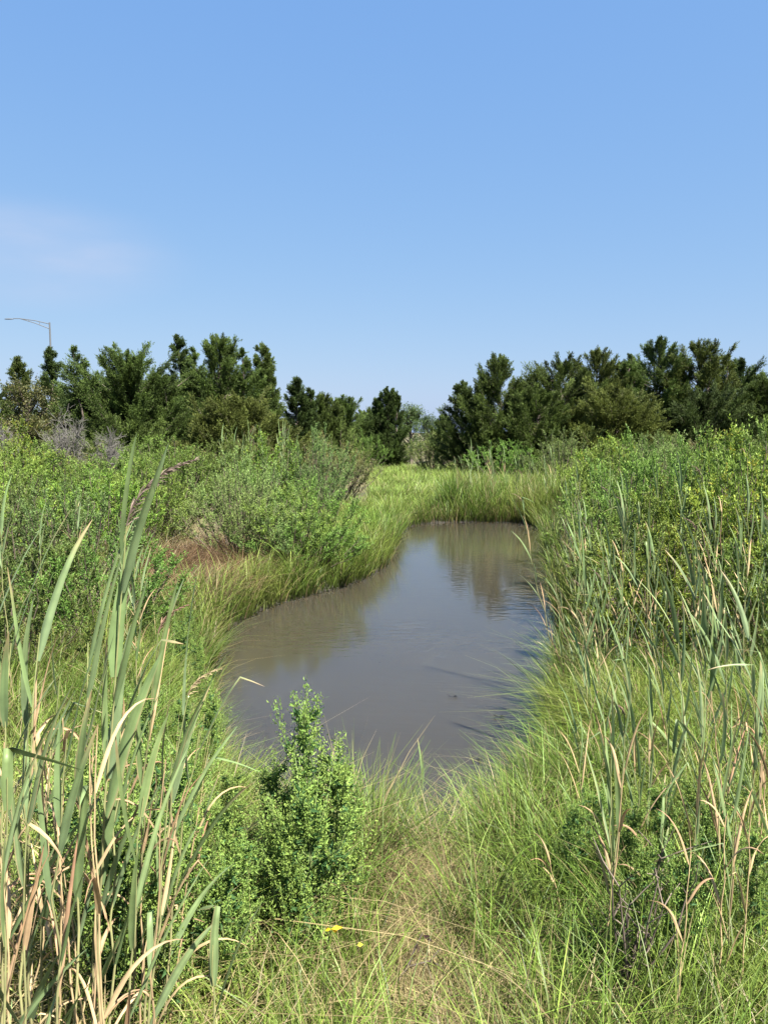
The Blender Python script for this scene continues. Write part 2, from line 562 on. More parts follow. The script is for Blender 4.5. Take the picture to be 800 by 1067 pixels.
    field('dead_hay', rng, X, Y, 34, .10, (.14, .42), (.004, .008), .6, .9, RU * .5, RU, RU * 1.35, .12,
          'rusty brown dead grass heaped on the left bank under the bushes', dmin=.05)
    # rank growth under the shrubs and reeds at both sides
    X, Y = trapezoid(rng, 5200, 4.6, 20, .6, .5, .8)
    field('undergrowth', rng, X, Y, 11, .16, (.25, .6), (.006, .012), .28, .45, G_LO * .7, G_HI * .8, G_HI2 * .85, .22,
          'rank mixed grass growing under the shrubs on both banks', dmin=.25, keep=lambda x, y: ((x < X_at(200, y)) | (x > X_at(575, y))) & offhay(x, y))
    # dry litter at the foot of the near reeds
    X = rng.uniform(-1.6, -.35, 800); Y = rng.uniform(1.1, 2.6, 800)
    field('reed_litter', rng, X, Y, 9, .12, (.15, .5), (.004, .009), .7, .7, STRAW_D, STRAW * .8, STRAW, .6,
          'broken tan litter at the foot of the left reeds', keep=lambda x, y: x < -.28 - .12 * (y - 1))


build_grass()

# ------------------------------------------------------------------ shrubs
def shrub_proto(seed, H=1.5, R=.75, stems=30, leaf=(.035, .055), wid=(.010, .017), cols=None, tops=None):
    r = np.random.default_rng(seed)
    wood, S, D, Ln = MB(), [], [], []
    for i in range(stems):
        a = r.uniform(0, 2 * math.pi); q = math.sqrt(r.random())
        tip = np.array([math.cos(a) * R * q, math.sin(a) * R * q, H * (1 - .42 * q ** 2) * r.uniform(.72, 1.06)])
        b0 = np.array([math.cos(a) * .12 * q, math.sin(a) * .12 * q, -.05])
        mid = b0 * .4 + tip * .6 + np.array([math.cos(a), math.sin(a), 0]) * R * .12 * q - np.array([0, 0, .05])
        t = np.linspace(0, 1, 7)[:, None]
        path = b0 * (1 - t) ** 2 + 2 * mid * t * (1 - t) + tip * t ** 2
        path[1:-1] += r.normal(0, .012, (5, 3))
        wood.add(*tube(path, np.linspace(.011, .003, 7), 4), np.array([.10, .075, .055]) * r.uniform(.7, 1.3))
        T = unit(np.gradient(path, axis=0))
        nb = r.integers(11, 17)
        tt = .22 + .78 * r.random(nb) ** .75
        k = tt * 6; k0 = np.minimum(k.astype(int), 5); f = (k - k0)[:, None]
        p = path[k0] * (1 - f) + path[k0 + 1] * f
        dd = unit(T[k0] * .75 + r.normal(0, .5, (nb, 3)) + UP * .35)
        ll = r.uniform(.10, .26, nb)
        S.append(p); D.append(dd); Ln.append(ll)
        S.append(tip[None] - T[-1:] * .12); D.append(T[-1:]); Ln.append(np.array([.2]))
    S, D, Ln = np.concatenate(S), np.concatenate(D), np.concatenate(Ln)
    for s, d, l in zip(S[::5], D[::5], Ln[::5]):
        wood.add(*tube(np.stack([s, s + d * l * .6, s + d * l]), [.003, .0022, .001], 3), np.array([.12, .10, .06]))
    m = 20
    n = len(S)
    t = np.tile(np.linspace(.05, 1, m), n)[:, None] + r.normal(0, .02, (n * m, 1))
    b = np.repeat(np.arange(n), m)
    P = S[b] + D[b] * Ln[b][:, None] * t + r.normal(0, .006, (n * m, 3))
    dirs = unit(D[b] * .65 + r.normal(0, .55, (n * m, 3)) + UP * .25)
    L = r.uniform(leaf[0], leaf[1], n * m) * (1.15 - .45 * t[:, 0])
    W = r.uniform(wid[0], wid[1], n * m)
    V, Q = cards(P, dirs, L, W, r)
    c_in, c_tip = cols
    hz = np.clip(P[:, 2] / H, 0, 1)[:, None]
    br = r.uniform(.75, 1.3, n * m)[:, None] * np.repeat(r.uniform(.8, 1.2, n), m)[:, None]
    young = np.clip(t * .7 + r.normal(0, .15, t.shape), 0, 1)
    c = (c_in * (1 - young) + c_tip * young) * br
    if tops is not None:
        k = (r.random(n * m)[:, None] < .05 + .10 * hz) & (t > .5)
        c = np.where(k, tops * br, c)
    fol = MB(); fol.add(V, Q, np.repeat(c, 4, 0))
    return wood.mesh('stem', M_STEM), fol.mesh('foliage', M_SHRUB, False)


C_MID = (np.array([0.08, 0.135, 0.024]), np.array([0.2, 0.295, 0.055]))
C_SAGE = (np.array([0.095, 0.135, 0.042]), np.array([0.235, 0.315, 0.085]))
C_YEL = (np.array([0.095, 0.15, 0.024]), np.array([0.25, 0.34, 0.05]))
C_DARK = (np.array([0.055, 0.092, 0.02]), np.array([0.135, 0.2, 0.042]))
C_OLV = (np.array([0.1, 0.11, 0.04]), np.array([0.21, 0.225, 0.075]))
PROT = {
    'mid': [shrub_proto(101, 1.45, .80, 34, cols=C_MID), shrub_proto(102, 1.35, .9, 36, cols=C_MID)],
    'sage': [shrub_proto(103, 1.6, .85, 36, (.03, .05), (.009, .015), C_SAGE), shrub_proto(104, 1.5, .9, 40, (.03, .05), (.009, .015), C_SAGE)],
    'yellow': [shrub_proto(105, 1.5, .85, 34, (.035, .055), (.013, .02), C_YEL, np.array([.24, .24, .03])), shrub_proto(106, 1.6, .8, 32, (.035, .055), (.013, .02), C_YEL, np.array([.22, .25, .03]))],
    'dark': [shrub_proto(107, 1.4, .8, 28, (.035, .06), (.012, .018), C_DARK)],
    'olive': [shrub_proto(108, 1.4, .85, 30, (.03, .045), (.009, .014), C_OLV, np.array([.2, .15, .06]))],
}
TONE = {'mid': 'leafy green', 'sage': 'soft sage green', 'yellow': 'bright yellow green', 'dark': 'dark green', 'olive': 'dull olive'}


def shrub_row(rng, Y, spans, step, h, tones, row, group, side):
    xs = []
    for a, b in spans:
        x0, x1 = X_at(a, Y), X_at(b, Y)
        n = max(1, int(round((x1 - x0) / step)))
        xs += [x0 + (x1 - x0) * (k + .5) / n for k in range(n)]
    for k, x in enumerate(sorted(xs)):
        x += rng.normal(0, step * .16); y = Y + rng.normal(0, step * .18)
        tone = tones[int(rng.integers(len(tones)))]
        wood, fol = PROT[tone][int(rng.integers(len(PROT[tone])))]
        hh = h * rng.uniform(.84, 1.16)
        z = float(ground_z(np.array([x]), np.array([y]))[0]) - .03
        s = hh / 1.45
        e = empty('shrub', (x, y, z), f'{TONE[tone]} shrub, {ORD[k]} from left, {row}', 'shrub', group, rng.uniform(0, 6.28))
        w = max(.85, min(1.35, step / 1.15)) * rng.uniform(.92, 1.12)
        e.scale = (w, w, s)
        link('stem', wood, e); link('foliage', fol, e)


def gz(x, y):
    return float(ground_z(np.array([x]), np.array([y]))[0])


def build_shrubs():
    r = np.random.default_rng(31)
    gl = 'marsh shrubs on the left bank'
    gr = 'marsh shrubs on the right bank'
    mid = ['mid', 'sage', 'mid', 'sage', 'yellow']
    shrub_row(r, 5.0, [(-60, 90)], .85, .85, ['mid', 'dark'], 'row close behind the left reeds', gl, 0)
    shrub_row(r, 6.2, [(-60, 135)], .95, 1.0, ['mid', 'mid', 'dark'], 'second row behind the left reeds', gl, 0)
    shrub_row(r, 7.6, [(-60, 150)], 1.0, 1.15, mid, 'third row behind the left reeds', gl, 0)
    shrub_row(r, 9.2, [(-60, 158)], 1.1, 1.25, ['mid', 'yellow'], 'row beside the rusty hay patch', gl, 0)
    shrub_row(r, 10.8, [(-60, 205)], 1.1, 1.35, ['mid', 'mid', 'dark'], 'row just behind the rusty hay patch', gl, 0)
    shrub_row(r, 10.1, [(232, 318)], .7, 1.05, ['sage', 'mid'], 'clump rising over the left waterline', gl, 0)
    shrub_row(r, 9.75, [(262, 340)], .6, .8, ['sage', 'mid'], 'low fringe at the left waterline', gl, 0)
    shrub_row(r, 11.3, [(226, 362)], .85, 1.25, ['sage', 'mid', 'mid'], 'second line above the left waterline', gl, 0)
    shrub_row(r, 12.4, [(-60, 210)], 1.2, 1.4, mid, 'middle row of the left thicket', gl, 0)
    shrub_row(r, 12.6, [(225, 350)], 1.0, 1.4, ['sage', 'sage', 'mid'], 'clump behind the left waterline', gl, 0)
    shrub_row(r, 14.6, [(-60, 366)], 1.3, 1.45, ['mid', 'sage', 'yellow'], 'row below the left cedars', gl, 0)
    shrub_row(r, 17.2, [(-60, 362)], 1.5, 1.5, ['mid', 'sage', 'olive'], 'long row in front of the left cedars', gl, 0)
    shrub_row(r, 20.0, [(-60, 372)], 1.8, 1.6, ['sage', 'sage', 'olive'], 'far row at the feet of the left cedars', gl, 0)
    shrub_row(r, 25.0, [(240, 392)], 2.0, 1.75, ['sage', 'olive', 'dark'], 'row left of the far meadow', gl, 0)
    shrub_row(r, 31.0, [(355, 470)], 2.2, 1.7, ['sage', 'olive', 'mid'], 'row closing the far end of the meadow', gl, 0)
    shrub_row(r, 5.3, [(650, 860)], .8, .95, ['mid', 'yellow'], 'front row behind the right reeds', gr, 1)
    shrub_row(r, 6.4, [(612, 860)], .9, 1.2, ['mid', 'dark', 'yellow'], 'second row behind the right reeds', gr, 1)
    shrub_row(r, 7.7, [(598, 860)], .95, 1.4, ['mid', 'yellow', 'olive'], 'third row behind the right reeds', gr, 1)
    shrub_row(r, 9.2, [(588, 860)], 1.05, 1.5, ['mid', 'yellow', 'olive', 'yellow'], 'row along the middle of the right bank', gr, 1)
    for px, top, Y, tone, lb in [(716, 447, 9.4, 'mid', 'leafy green shrub on the left shoulder of the tall clump at the right edge'),
                                 (752, 437, 8.7, 'yellow', 'yellow green shrub in the middle of the tall clump at the right edge'),
                                 (778, 430, 8.0, 'yellow', 'yellow green shrub right of the middle of the tall clump at the right edge'),
                                 (806, 421, 7.4, 'mid', 'highest shrub of the tall clump, cut off by the right edge'),
                                 (676, 452, 10.4, 'mid', 'green shrub where the right bank starts to climb to the tall clump'),
                                 (792, 462, 6.4, 'yellow', 'low yellow green shrub in front of the highest right shrub')]:
        tp = at(px, top, Y); z = gz(tp[0], Y) - .03
        wood, fol = PROT[tone][int(r.integers(len(PROT[tone])))]
        mz = max(v.co.z for v in fol.vertices)
        e = empty('shrub', (tp[0], Y, z), lb, 'shrub', gr, r.uniform(0, 6.28))
        e.scale = (1.0, 1.0, float(tp[2] - z) / mz)
        link('stem', wood, e); link('foliage', fol, e)
    shrub_row(r, 11.0, [(586, 860)], 1.15, 1.55, ['mid', 'yellow', 'yellow'], 'upper row on the right bank', gr, 1)
    shrub_row(r, 13.2, [(594, 860)], 1.3, 1.6, ['mid', 'yellow', 'sage'], 'row behind the upper right bank', gr, 1)
    shrub_row(r, 15.6, [(590, 860)], 1.45, 1.55, ['mid', 'yellow', 'sage'], 'row level with the far end of the pond', gr, 1)
    shrub_row(r, 18.4, [(585, 860)], 1.7, 1.5, ['mid', 'sage', 'olive'], 'row beyond the far end of the pond', gr, 1)
    shrub_row(r, 21.8, [(560, 860)], 1.9, 1.55, ['mid', 'sage'], 'row in front of the right cedars', gr, 1)
    shrub_row(r, 25.5, [(490, 860)], 2.2, 1.6, ['sage', 'olive', 'mid'], 'row at the feet of the right cedars', gr, 1)


build_shrubs()


# ------------------------------------------------------------------ trees
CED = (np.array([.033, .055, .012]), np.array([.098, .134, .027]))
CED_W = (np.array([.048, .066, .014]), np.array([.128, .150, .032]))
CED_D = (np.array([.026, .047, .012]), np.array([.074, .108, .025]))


def cedar(px, top, hw, Y, label, seed, cols=CED, leaders=(), pw=.75, lean=0.0, low=.04, dens=1.0, side_py=0):
    r = np.random.default_rng(seed)
    tip = at(px, top, Y)
    x = float(tip[0]); z0 = float(ground_z(np.array([x]), np.array([Y]))[0])
    H = float(tip[2] - z0) - .2; R = hw * (1.55 if pw < .65 else 1.3) / F * Y
    wood = MB(); S, D, Ln, BT = [], [], [], []
    barkc = np.array([.14, .11, .09])
    spires = [(0., 0., 1., 1., lean, 0.)] + [tuple(l) + (0.,) * (6 - len(l)) for l in leaders]
    for (ox, oy, hf, rf, ln, st) in spires:
        h = H * hf; rad = R * rf
        t = np.linspace(0, 1, 9)[:, None]
        b0 = np.array([ox * R * .25, oy * R * .25, -.1]); tp = np.array([ox * R + ln * h * .4, oy * R, h])
        path = b0 * (1 - t) + tp * t + np.array([ox, oy, 0]) * R * .3 * np.sin(t * math.pi)
        path[1:-1] += r.normal(0, .03 * R, (7, 3)) * [1, 1, 0]
        wood.add(*tube(path, np.linspace(.028 * H * (rf ** .5), .006, 9), 7), barkc)
        nb = int(95 * dens * (rf ** .8) * max(.5, 1 - st))
        for i in range(nb):
            u = st + (low + (.99 - low) * ((i + r.random()) / nb)) * (1 - st)
            k = u * 8; k0 = min(int(k), 7)
            p = path[k0] * (1 - k + k0) + path[k0 + 1] * (k - k0)
            v = (u - st) / (1 - st)
            prof = (min(1, .72 + v * 1.4) * max(.0, 1 - v ** 1.25) ** pw) if (rf > .9 and pw < .8) else min(1, .8 + v * 2) * max(0., 1 - v) ** (.72 if rf > .9 else .85) * 1.12
            l = rad * (prof * r.uniform(.62, 1.12) + .07)
            if r.random() < .07:
                l *= 1.28
            a = r.uniform(0, 2 * math.pi)
            el = math.radians(r.normal(14 + 36 * v, 15))
            d = np.array([math.cos(a) * math.cos(el), math.sin(a) * math.cos(el), math.sin(el)])
            e = p + d * l + UP * l * .22
            m = p + d * l * .5
            bp = np.stack([p, m, e])
            wood.add(*tube(bp, [.013 * l + .005, .007 * l + .003, .002], 4), barkc * .55)
            nt = max(10, int(l * 31 * dens) + 7)
            tt = .06 + .94 * r.random(nt) ** .8
            q = np.where(tt[:, None] < .5, p + (m - p) * tt[:, None] * 2, m + (e - m) * (tt[:, None] * 2 - 1))
            dd = unit(d * 1.05 + r.normal(0, .42, (nt, 3)) + UP * .22)
            ll = (.20 + .24 * l) * r.uniform(.5, 1.1, nt) * (1.2 - .6 * tt)
            bt = r.uniform(.68, 1.34); BT += [np.full(nt + 1, bt)]
            S += [q, e[None] - d * .05]; D += [dd, unit(d + UP * .5)[None]]; Ln += [ll, np.array([.16 + .08 * l])]
        S.append(tp[None] - UP * .3); D.append(unit(np.array([[ln * .5, 0, 1.]]))); Ln.append(np.array([.34])); BT.append(np.ones(1))
    S, D, Ln = np.concatenate(S), np.concatenate(D), np.concatenate(Ln)
    n = len(S); m = 25
    b = np.repeat(np.arange(n), m)
    t = np.tile(np.linspace(.08, 1, m), n)[:, None] + r.normal(0, .03, (n * m, 1))
    BT = np.concatenate(BT)
    sc = .85 + .02 * (Y - 22) / 4
    P = S[b] + D[b] * Ln[b][:, None] * t + r.normal(0, .030, (n * m, 3)) * (1.25 - t)
    dirs = unit(D[b] + r.normal(0, .42, (n * m, 3)) + UP * .12)
    L = r.uniform(.042, .090, n * m) * sc * (1.2 - .35 * t[:, 0]); W = r.uniform(.015, .028, n * m) * sc
    kz = (H + .2) / P[:, 2].max()
    P[:, 2] *= kz
    for v_ in wood.V:
        v_[:, 2] *= kz
    V, Q = cards(P, dirs, L, W, r, fold=.3)
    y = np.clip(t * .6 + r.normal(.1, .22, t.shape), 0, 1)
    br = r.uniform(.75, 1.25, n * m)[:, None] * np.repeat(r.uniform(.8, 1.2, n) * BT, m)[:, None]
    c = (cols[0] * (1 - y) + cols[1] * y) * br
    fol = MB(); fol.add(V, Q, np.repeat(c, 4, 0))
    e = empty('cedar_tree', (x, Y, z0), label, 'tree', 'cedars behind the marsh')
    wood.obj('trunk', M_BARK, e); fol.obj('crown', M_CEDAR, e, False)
    return e


def broadleaf(px, top, hw, Y, label, seed, cols, leaf=.08):
    r = np.random.default_rng(seed)
    tip = at(px, top, Y); x = float(tip[0]); z0 = float(ground_z(np.array([x]), np.array([Y]))[0])
    H = float(tip[2] - z0); R = hw / F * Y
    wood = MB(); S, D, Ln = [], [], []
    wood.add(*tube([[0, 0, -.1], [.04 * R, 0, .3 * H], [-.03 * R, .02, .6 * H], [0, 0, .86 * H]], [.035 * H, .028 * H, .018 * H, .006], 8), np.array([.15, .12, .1]))
    for i in range(44):
        u = .14 + .8 * r.random()
        a = r.uniform(0, 6.28); q = math.sqrt(max(0, 1 - ((u - .45) / .58) ** 2))
        l = R * q * r.uniform(.7, 1.12); el = math.radians(r.normal(28 + 32 * u, 14))
        d = np.array([math.cos(a) * math.cos(el), math.sin(a) * math.cos(el), math.sin(el)])
        p = np.array([0, 0, u * H * .84]); e = p + d * l
        wood.add(*tube([p, p + d * l * .5 - UP * .03, e], [.02 * l + .008, .012 * l + .005, .004], 5), np.array([.15, .12, .1]))
        nt = max(6, int(16 * l))
        tt = .3 + .7 * r.random(nt)
        S.append(p + (e - p) * tt[:, None]); D.append(unit(d * .5 + r.normal(0, .6, (nt, 3)) + UP * .35)); Ln.append(r.uniform(.2, .5, nt))
    S, D, Ln = np.concatenate(S), np.concatenate(D), np.concatenate(Ln)
    n = len(S); m = 14; b = np.repeat(np.arange(n), m)
    t = np.tile(np.linspace(.1, 1, m), n)[:, None]
    P = S[b] + D[b] * Ln[b][:, None] * t + r.normal(0, .035, (n * m, 3))
    V, Q = cards(P, unit(D[b] * .5 + r.normal(0, .6, (n * m, 3))), r.uniform(.7, 1.2, n * m) * leaf, r.uniform(.35, .6, n * m) * leaf, r)
    br = r.uniform(.75, 1.25, n * m)[:, None] * np.repeat(r.uniform(.8, 1.2, n), m)[:, None]
    y = r.random((n * m, 1))
    c = (cols[0] * (1 - y) + cols[1] * y) * br
    fol = MB(); fol.add(V, Q, np.repeat(c, 4, 0))
    e = empty('broadleaf_tree', (x, Y, z0), label, 'tree', 'leafy trees among the cedars')
    wood.obj('trunk', M_BARK, e); fol.obj('crown', M_BROAD, e, False)


def build_trees():
    # left grove
    cedar(-22, 378, 34, 24, 'dark cedar at the left edge, cut off beside the olive leafy tree', 201)
    cedar(18, 371, 22, 27, 'pointed cedar rising just behind the olive leafy tree', 202, CED, pw=1.0)
    cedar(52, 361, 17, 25, 'slim spire cedar standing in front of the street lamp', 203, CED_D, pw=1.15)
    broadleaf(28, 398, 38, 22.5, 'olive yellow leafy tree among the left cedars', 204, (np.array([.06, .075, .02]), np.array([.13, .12, .04])))
    cedar(132, 354, 62, 23, 'broad dark cedar with a spike leaning to the left', 205, CED, [(-.42, 0, 1.2, .24, -.20, .6), (.35, .1, .96, .5), (-.5, .2, .92, .45), (.1, -.2, .93, .5)], pw=.5)
    cedar(186, 349, 20, 25, 'narrow cedar with a bare looking tip left of the tallest cedar', 206, CED_D, pw=1.0)
    cedar(228, 347, 38, 24, 'tallest cedar of the left grove with several blunt tips', 207, CED, [(-.45, .1, .97, .45), (.4, 0, .96, .5), (.1, .3, 1.0, .5), (.75, -.2, .8, .5)], pw=.6)
    cedar(272, 356, 24, 25, 'cedar with a round tufted top right of the tallest left cedar', 208, CED, [(.25, 0, .94, .6)], pw=.7)
    cedar(250, 400, 45, 21.5, 'warm green cedar low in front of the tallest left cedar', 209, CED_W, [(-.5, 0, .92, .6), (.5, 0, .9, .6)], pw=.5)
    cedar(310, 392, 20, 28, 'small dark pointed cedar near the right end of the left grove', 210, CED_D, [(.5, 0, .9, .6)])
    cedar(330, 408, 26, 31, 'low bushy cedar at the tail of the left grove', 211, CED, [(.5, 0, .95, .6)], pw=.6)
    cedar(358, 411, 24, 35, 'small cedar between the left grove and the lone round cedar', 212, CED, [(-.5, 0, .96, .6)], pw=.6)
    cedar(404, 403, 18, 35, 'lone dark cedar with a round head near the middle', 213, CED_D, [(-.35, 0, .93, .7), (.35, 0, .95, .6)], pw=.6)
    broadleaf(428, 420, 20, 40, 'small fresh green tree right of the lone round cedar', 214, (np.array([.045, .075, .02]), np.array([.09, .14, .04])))
    broadleaf(446, 434, 16, 46, 'small distant green tree in the gap between the groves', 215, (np.array([.045, .075, .025]), np.array([.08, .12, .04])))
    cedar(385, 424, 22, 44, 'distant low cedar left of the lone round cedar', 216, CED, pw=.6)
    cedar(462, 430, 14, 40, 'small cedar at the left foot of the right grove', 217, CED, pw=.8)
    cedar(108, 384, 40, 24.5, 'dark full cedar close behind the left half of the broad cedar', 236, CED_D, [(-.5, .1, .94, .6), (.5, 0, .96, .6)], pw=.4)
    cedar(156, 386, 44, 24.5, 'full cedar close behind the right half of the broad cedar', 237, CED, [(.5, .1, .95, .6), (-.4, 0, .97, .6)], pw=.4)
    cedar(212, 378, 46, 26, 'full cedar filling the space behind the tallest left cedar', 238, CED_D, [(.5, .1, .95, .6), (-.5, 0, .94, .6)], pw=.4)
    cedar(132, 418, 50, 21.5, 'low skirted cedar in front of the broad cedar', 239, CED, [(.6, .1, .95, .6), (-.6, 0, .94, .6)], pw=.4)
    # right grove
    cedar(482, 396, 24, 29, 'dark half height cedar on the left end of the right grove', 221, CED_D, pw=.8)
    cedar(521, 367, 38, 28, 'cone shaped cedar with a sharp tip at the left of the right grove', 222, CED, [(-.4, -.1, .86, .5), (.4, 0, .8, .6)], pw=.85)
    broadleaf(548, 388, 24, 34, 'pale leafy tree showing between two cedars of the right grove', 223, (np.array([.10, .12, .04]), np.array([.17, .19, .07])))
    cedar(585, 366, 36, 28.5, 'broad cedar with a flat top right of the cone shaped cedar', 224, CED, [(.45, 0, .99, .6), (-.5, 0, .93, .6)], pw=.5)
    cedar(622, 361, 32, 30, 'rounded cedar in the middle of the right grove', 225, CED_W, [(.5, 0, .95, .6), (-.4, .2, .98, .6)], pw=.5)
    cedar(655, 372, 26, 31, 'darker cedar sunk between the rounded and the highest cedar', 226, CED_D, [(.3, 0, .95, .7)], pw=.6)
    cedar(686, 350, 34, 29.5, 'highest ragged cedar of the right grove', 227, CED, [(.5, 0, .93, .6), (-.5, 0, .92, .6)], pw=.6)
    cedar(728, 353, 34, 29, 'wide cedar with a jagged crown right of the highest one', 228, CED_W, [(.55, 0, .97, .55), (-.45, .1, .95, .6), (.1, -.3, .95, .6)], pw=.5)
    cedar(768, 372, 30, 31, 'dark cedar on the right shoulder of the right grove', 229, CED_D, [(.5, 0, .92, .6)], pw=.6)
    cedar(806, 384, 34, 29, 'cedar at the right edge, cut off by the picture', 230, CED, [(-.4, 0, .95, .6)], pw=.6)
    cedar(640, 392, 40, 26.5, 'low spreading cedar in front of the rounded cedar', 231, CED_W, [(-.6, 0, .9, .6), (.6, 0, .93, .6)], pw=.45)
    cedar(738, 395, 40, 26.5, 'low spreading cedar in front of the jagged cedar', 232, CED_D, [(-.6, 0, .93, .6), (.6, 0, .9, .6)], pw=.45)
    cedar(560, 398, 32, 27, 'low dense cedar in front of the flat topped cedar', 233, CED, [(.5, 0, .95, .6)], pw=.5)
    cedar(75, 398, 34, 26, 'dark cedar filling the gap behind the slim spire', 234, CED_D, [(.5, 0, .95, .6)], pw=.5)
    cedar(165, 395, 40, 27, 'dark cedar filling the gap behind the narrow cedar', 235, CED_D, [(.5, 0, 1., .6), (-.5, 0, .95, .6)], pw=.45)


build_trees()


def dead_shrub(px, py, Y, w, h, label, seed, base_py=None):
    r = np.random.default_rng(seed)
    p = at(px, py, Y); z0 = float(ground_z(np.array([p[0]]), np.array([p[1]]))[0])
    e = empty('dead_shrub', (p[0], p[1], z0), label, 'dead shrub')
    st, tw = MB(), MB()
    g = np.array([.15, .138, .12])
    for i in range(16):
        a = r.uniform(0, 6.28); q = r.uniform(.2, 1)
        tip = np.array([math.cos(a) * w * q, math.sin(a) * w * q, h * (1 - .35 * q * q) * r.uniform(.75, 1.05)])
        t = np.linspace(0, 1, 6)[:, None]
        path = tip * t + np.array([0, 0, .15 * h]) * np.sin(t * math.pi) + r.normal(0, .02, (6, 3)) * (t > 0)
        st.add(*tube(path, np.linspace(.018, .005, 6), 5), g * r.uniform(.8, 1.15))
        for j in range(18):
            k = r.uniform(1.5, 5); k0 = min(int(k), 4)
            b = path[k0] * (1 - k + k0) + path[k0 + 1] * (k - k0)
            d = unit(tip / h * .5 + r.normal(0, .55, 3) + UP * .3); l = r.uniform(.15, .5)
            c1 = b + d * l * .5 + r.normal(0, .02, 3)
            tw.add(*tube([b, c1, b + d * l + r.normal(0, .03, 3)], [.006, .004, .002], 3), g * r.uniform(.8, 1.2))
            for s in range(3):
                d2 = unit(d + r.normal(0, .6, 3)); b2 = b + d * l * r.uniform(.3, .8)
                tw.add(*tube([b2, b2 + d2 * l * .25, b2 + d2 * l * .5], [.0035, .0025, .0015], 3), g * r.uniform(.8, 1.2))
    st.obj('branch_frame', M_STEM, e); tw.obj('twigs', M_STEM, e)
    return e


dead_shrub(72, 440, 19.0, .55, 2.1, 'bare grey dead shrub in front of the left cedars', 301)
dead_shrub(6, 440, 20.5, .4, 1.75, 'bare pale dead shrub at the left edge under the olive tree', 302)
dead_shrub(112, 452, 18.2, .4, 1.5, 'low bare grey dead shrub beside the broad dark cedar', 303)


# ------------------------------------------------------------------ reeds
R_GRN = np.array([.150, .215, .080]); R_GRN2 = np.array([.185, .245, .085]); R_BLU = np.array([.160, .215, .110]); TAN = np.array([.42, .30, .16]); TAN2 = np.array([.34, .20, .11])


def long_leaf(mb, p, d, side, L, W, droop, r, c0, c1, c2, seg=9, twist=0.0, fold=.18, wind=None):
    """a reed leaf: ribbon of three vertices a ring, folded along the midrib"""
    pts, dirs = [np.array(p, float)], [unit(d)]
    st = L / seg
    dd = unit(d)
    kink = int(r.integers(4, 8)) if r.random() < .09 else 99
    for k in range(seg):
        if k == kink:
            hz = np.array([dd[0], dd[1], 0]) + r.normal(0, .3, 3) * [1, 1, 0]
            dd = unit(unit(hz) * .8 + UP * r.uniform(-.9, .2))
        dd = unit(dd + np.array([0, 0, -1.]) * droop * (k + 1) / seg * .22 + (wind if wind is not None else 0) * .018 + r.normal(0, .018, 3))
        dirs.append(dd); pts.append(pts[-1] + dd * st)
    P = np.array(pts); T = np.array(dirs)
    t = np.linspace(0, 1, seg + 1)
    w = W * np.minimum(1, .45 + t * 3.2) * np.clip(1 - t, 0, 1) ** .62 * .5 + .0004
    S = unit(side - (T * (T @ side)[:, None]))
    N = np.cross(S, T)
    if twist:
        an = (t * twist)[:, None]
        S, N = S * np.cos(an) + N * np.sin(an), N * np.cos(an) - S * np.sin(an)
    lat = np.array([-1, -.62, -.22, .22, .62, 1.])
    V = np.stack([P + S * (w * q)[:, None] + N * w[:, None] * fold * 2 * abs(q) for q in lat], 1)
    i = np.arange(seg)[:, None] * 6; j = np.arange(5)[None]
    Q = np.stack([i + j, i + j + 1, i + 7 + j, i + 6 + j], -1)
    tt = t[:, None]
    c = np.where(tt < .7, c0 * (1 - tt / .7) + c1 * tt / .7, c1 * (1 - (tt - .7) / .3) + c2 * (tt - .7) / .3)
    cc = c[:, None] * r.uniform(.82, 1.16, (1, 6, 1)) * r.uniform(.97, 1.03, (seg + 1, 6, 1))
    cc[:, 2:4] *= 1.08
    edge = r.random() < .4
    if edge:
        e0 = r.integers(0, 2) * 5
        cc[:, e0] = cc[:, e0] * .4 + TAN * .6
    mb.add(V.reshape(-1, 3), Q.reshape(-1, 4), cc.reshape(-1, 3))


def plume_mesh(mb, p, d, L, side, r, col):
    pts = [np.array(p)]; dd = unit(d)
    for k in range(8):
        dd = unit(dd + side * .16 + np.array([0, 0, -.06]))
        pts.append(pts[-1] + dd * L / 8)
    P = np.array(pts)
    mb.add(*tube(P, np.linspace(.002, .0006, 9), 4), col * .8)
    T = unit(np.gradient(P, axis=0))
    n = int(150)
    k = r.random(n) ** .8 * 7.9; k0 = k.astype(int); f = (k - k0)[:, None]
    b = P[k0] * (1 - f) + P[k0 + 1] * f
    ln = L * .24 * (1 - .75 * k / 8) * r.uniform(.4, 1.1, n)
    d1 = unit(T[k0] + r.normal(0, .28, (n, 3)) + side * .35)
    az = np.arctan2(d1[:, 1], d1[:, 0])
    # thin drooping strands
    mid = b + d1 * ln[:, None] * .55
    end = mid + unit(d1 + np.array([0, 0, -.45]))* ln[:, None] * .5
    S = unit(np.cross(d1, r.normal(size=(n, 3)))) * .0007
    V = np.stack([b - S, b + S, mid + S * 1.6, mid - S * 1.6, end - S * .5, end + S * .5], 1)
    o = (np.arange(n) * 6)[:, None]
    Q = np.concatenate([o + np.array([[0, 1, 2, 3]]), o + np.array([[3, 2, 5, 4]])])
    c = col * r.uniform(.7, 1.4, (n, 1))
    mb.add(V.reshape(-1, 3), Q, np.repeat(c, 6, 0))


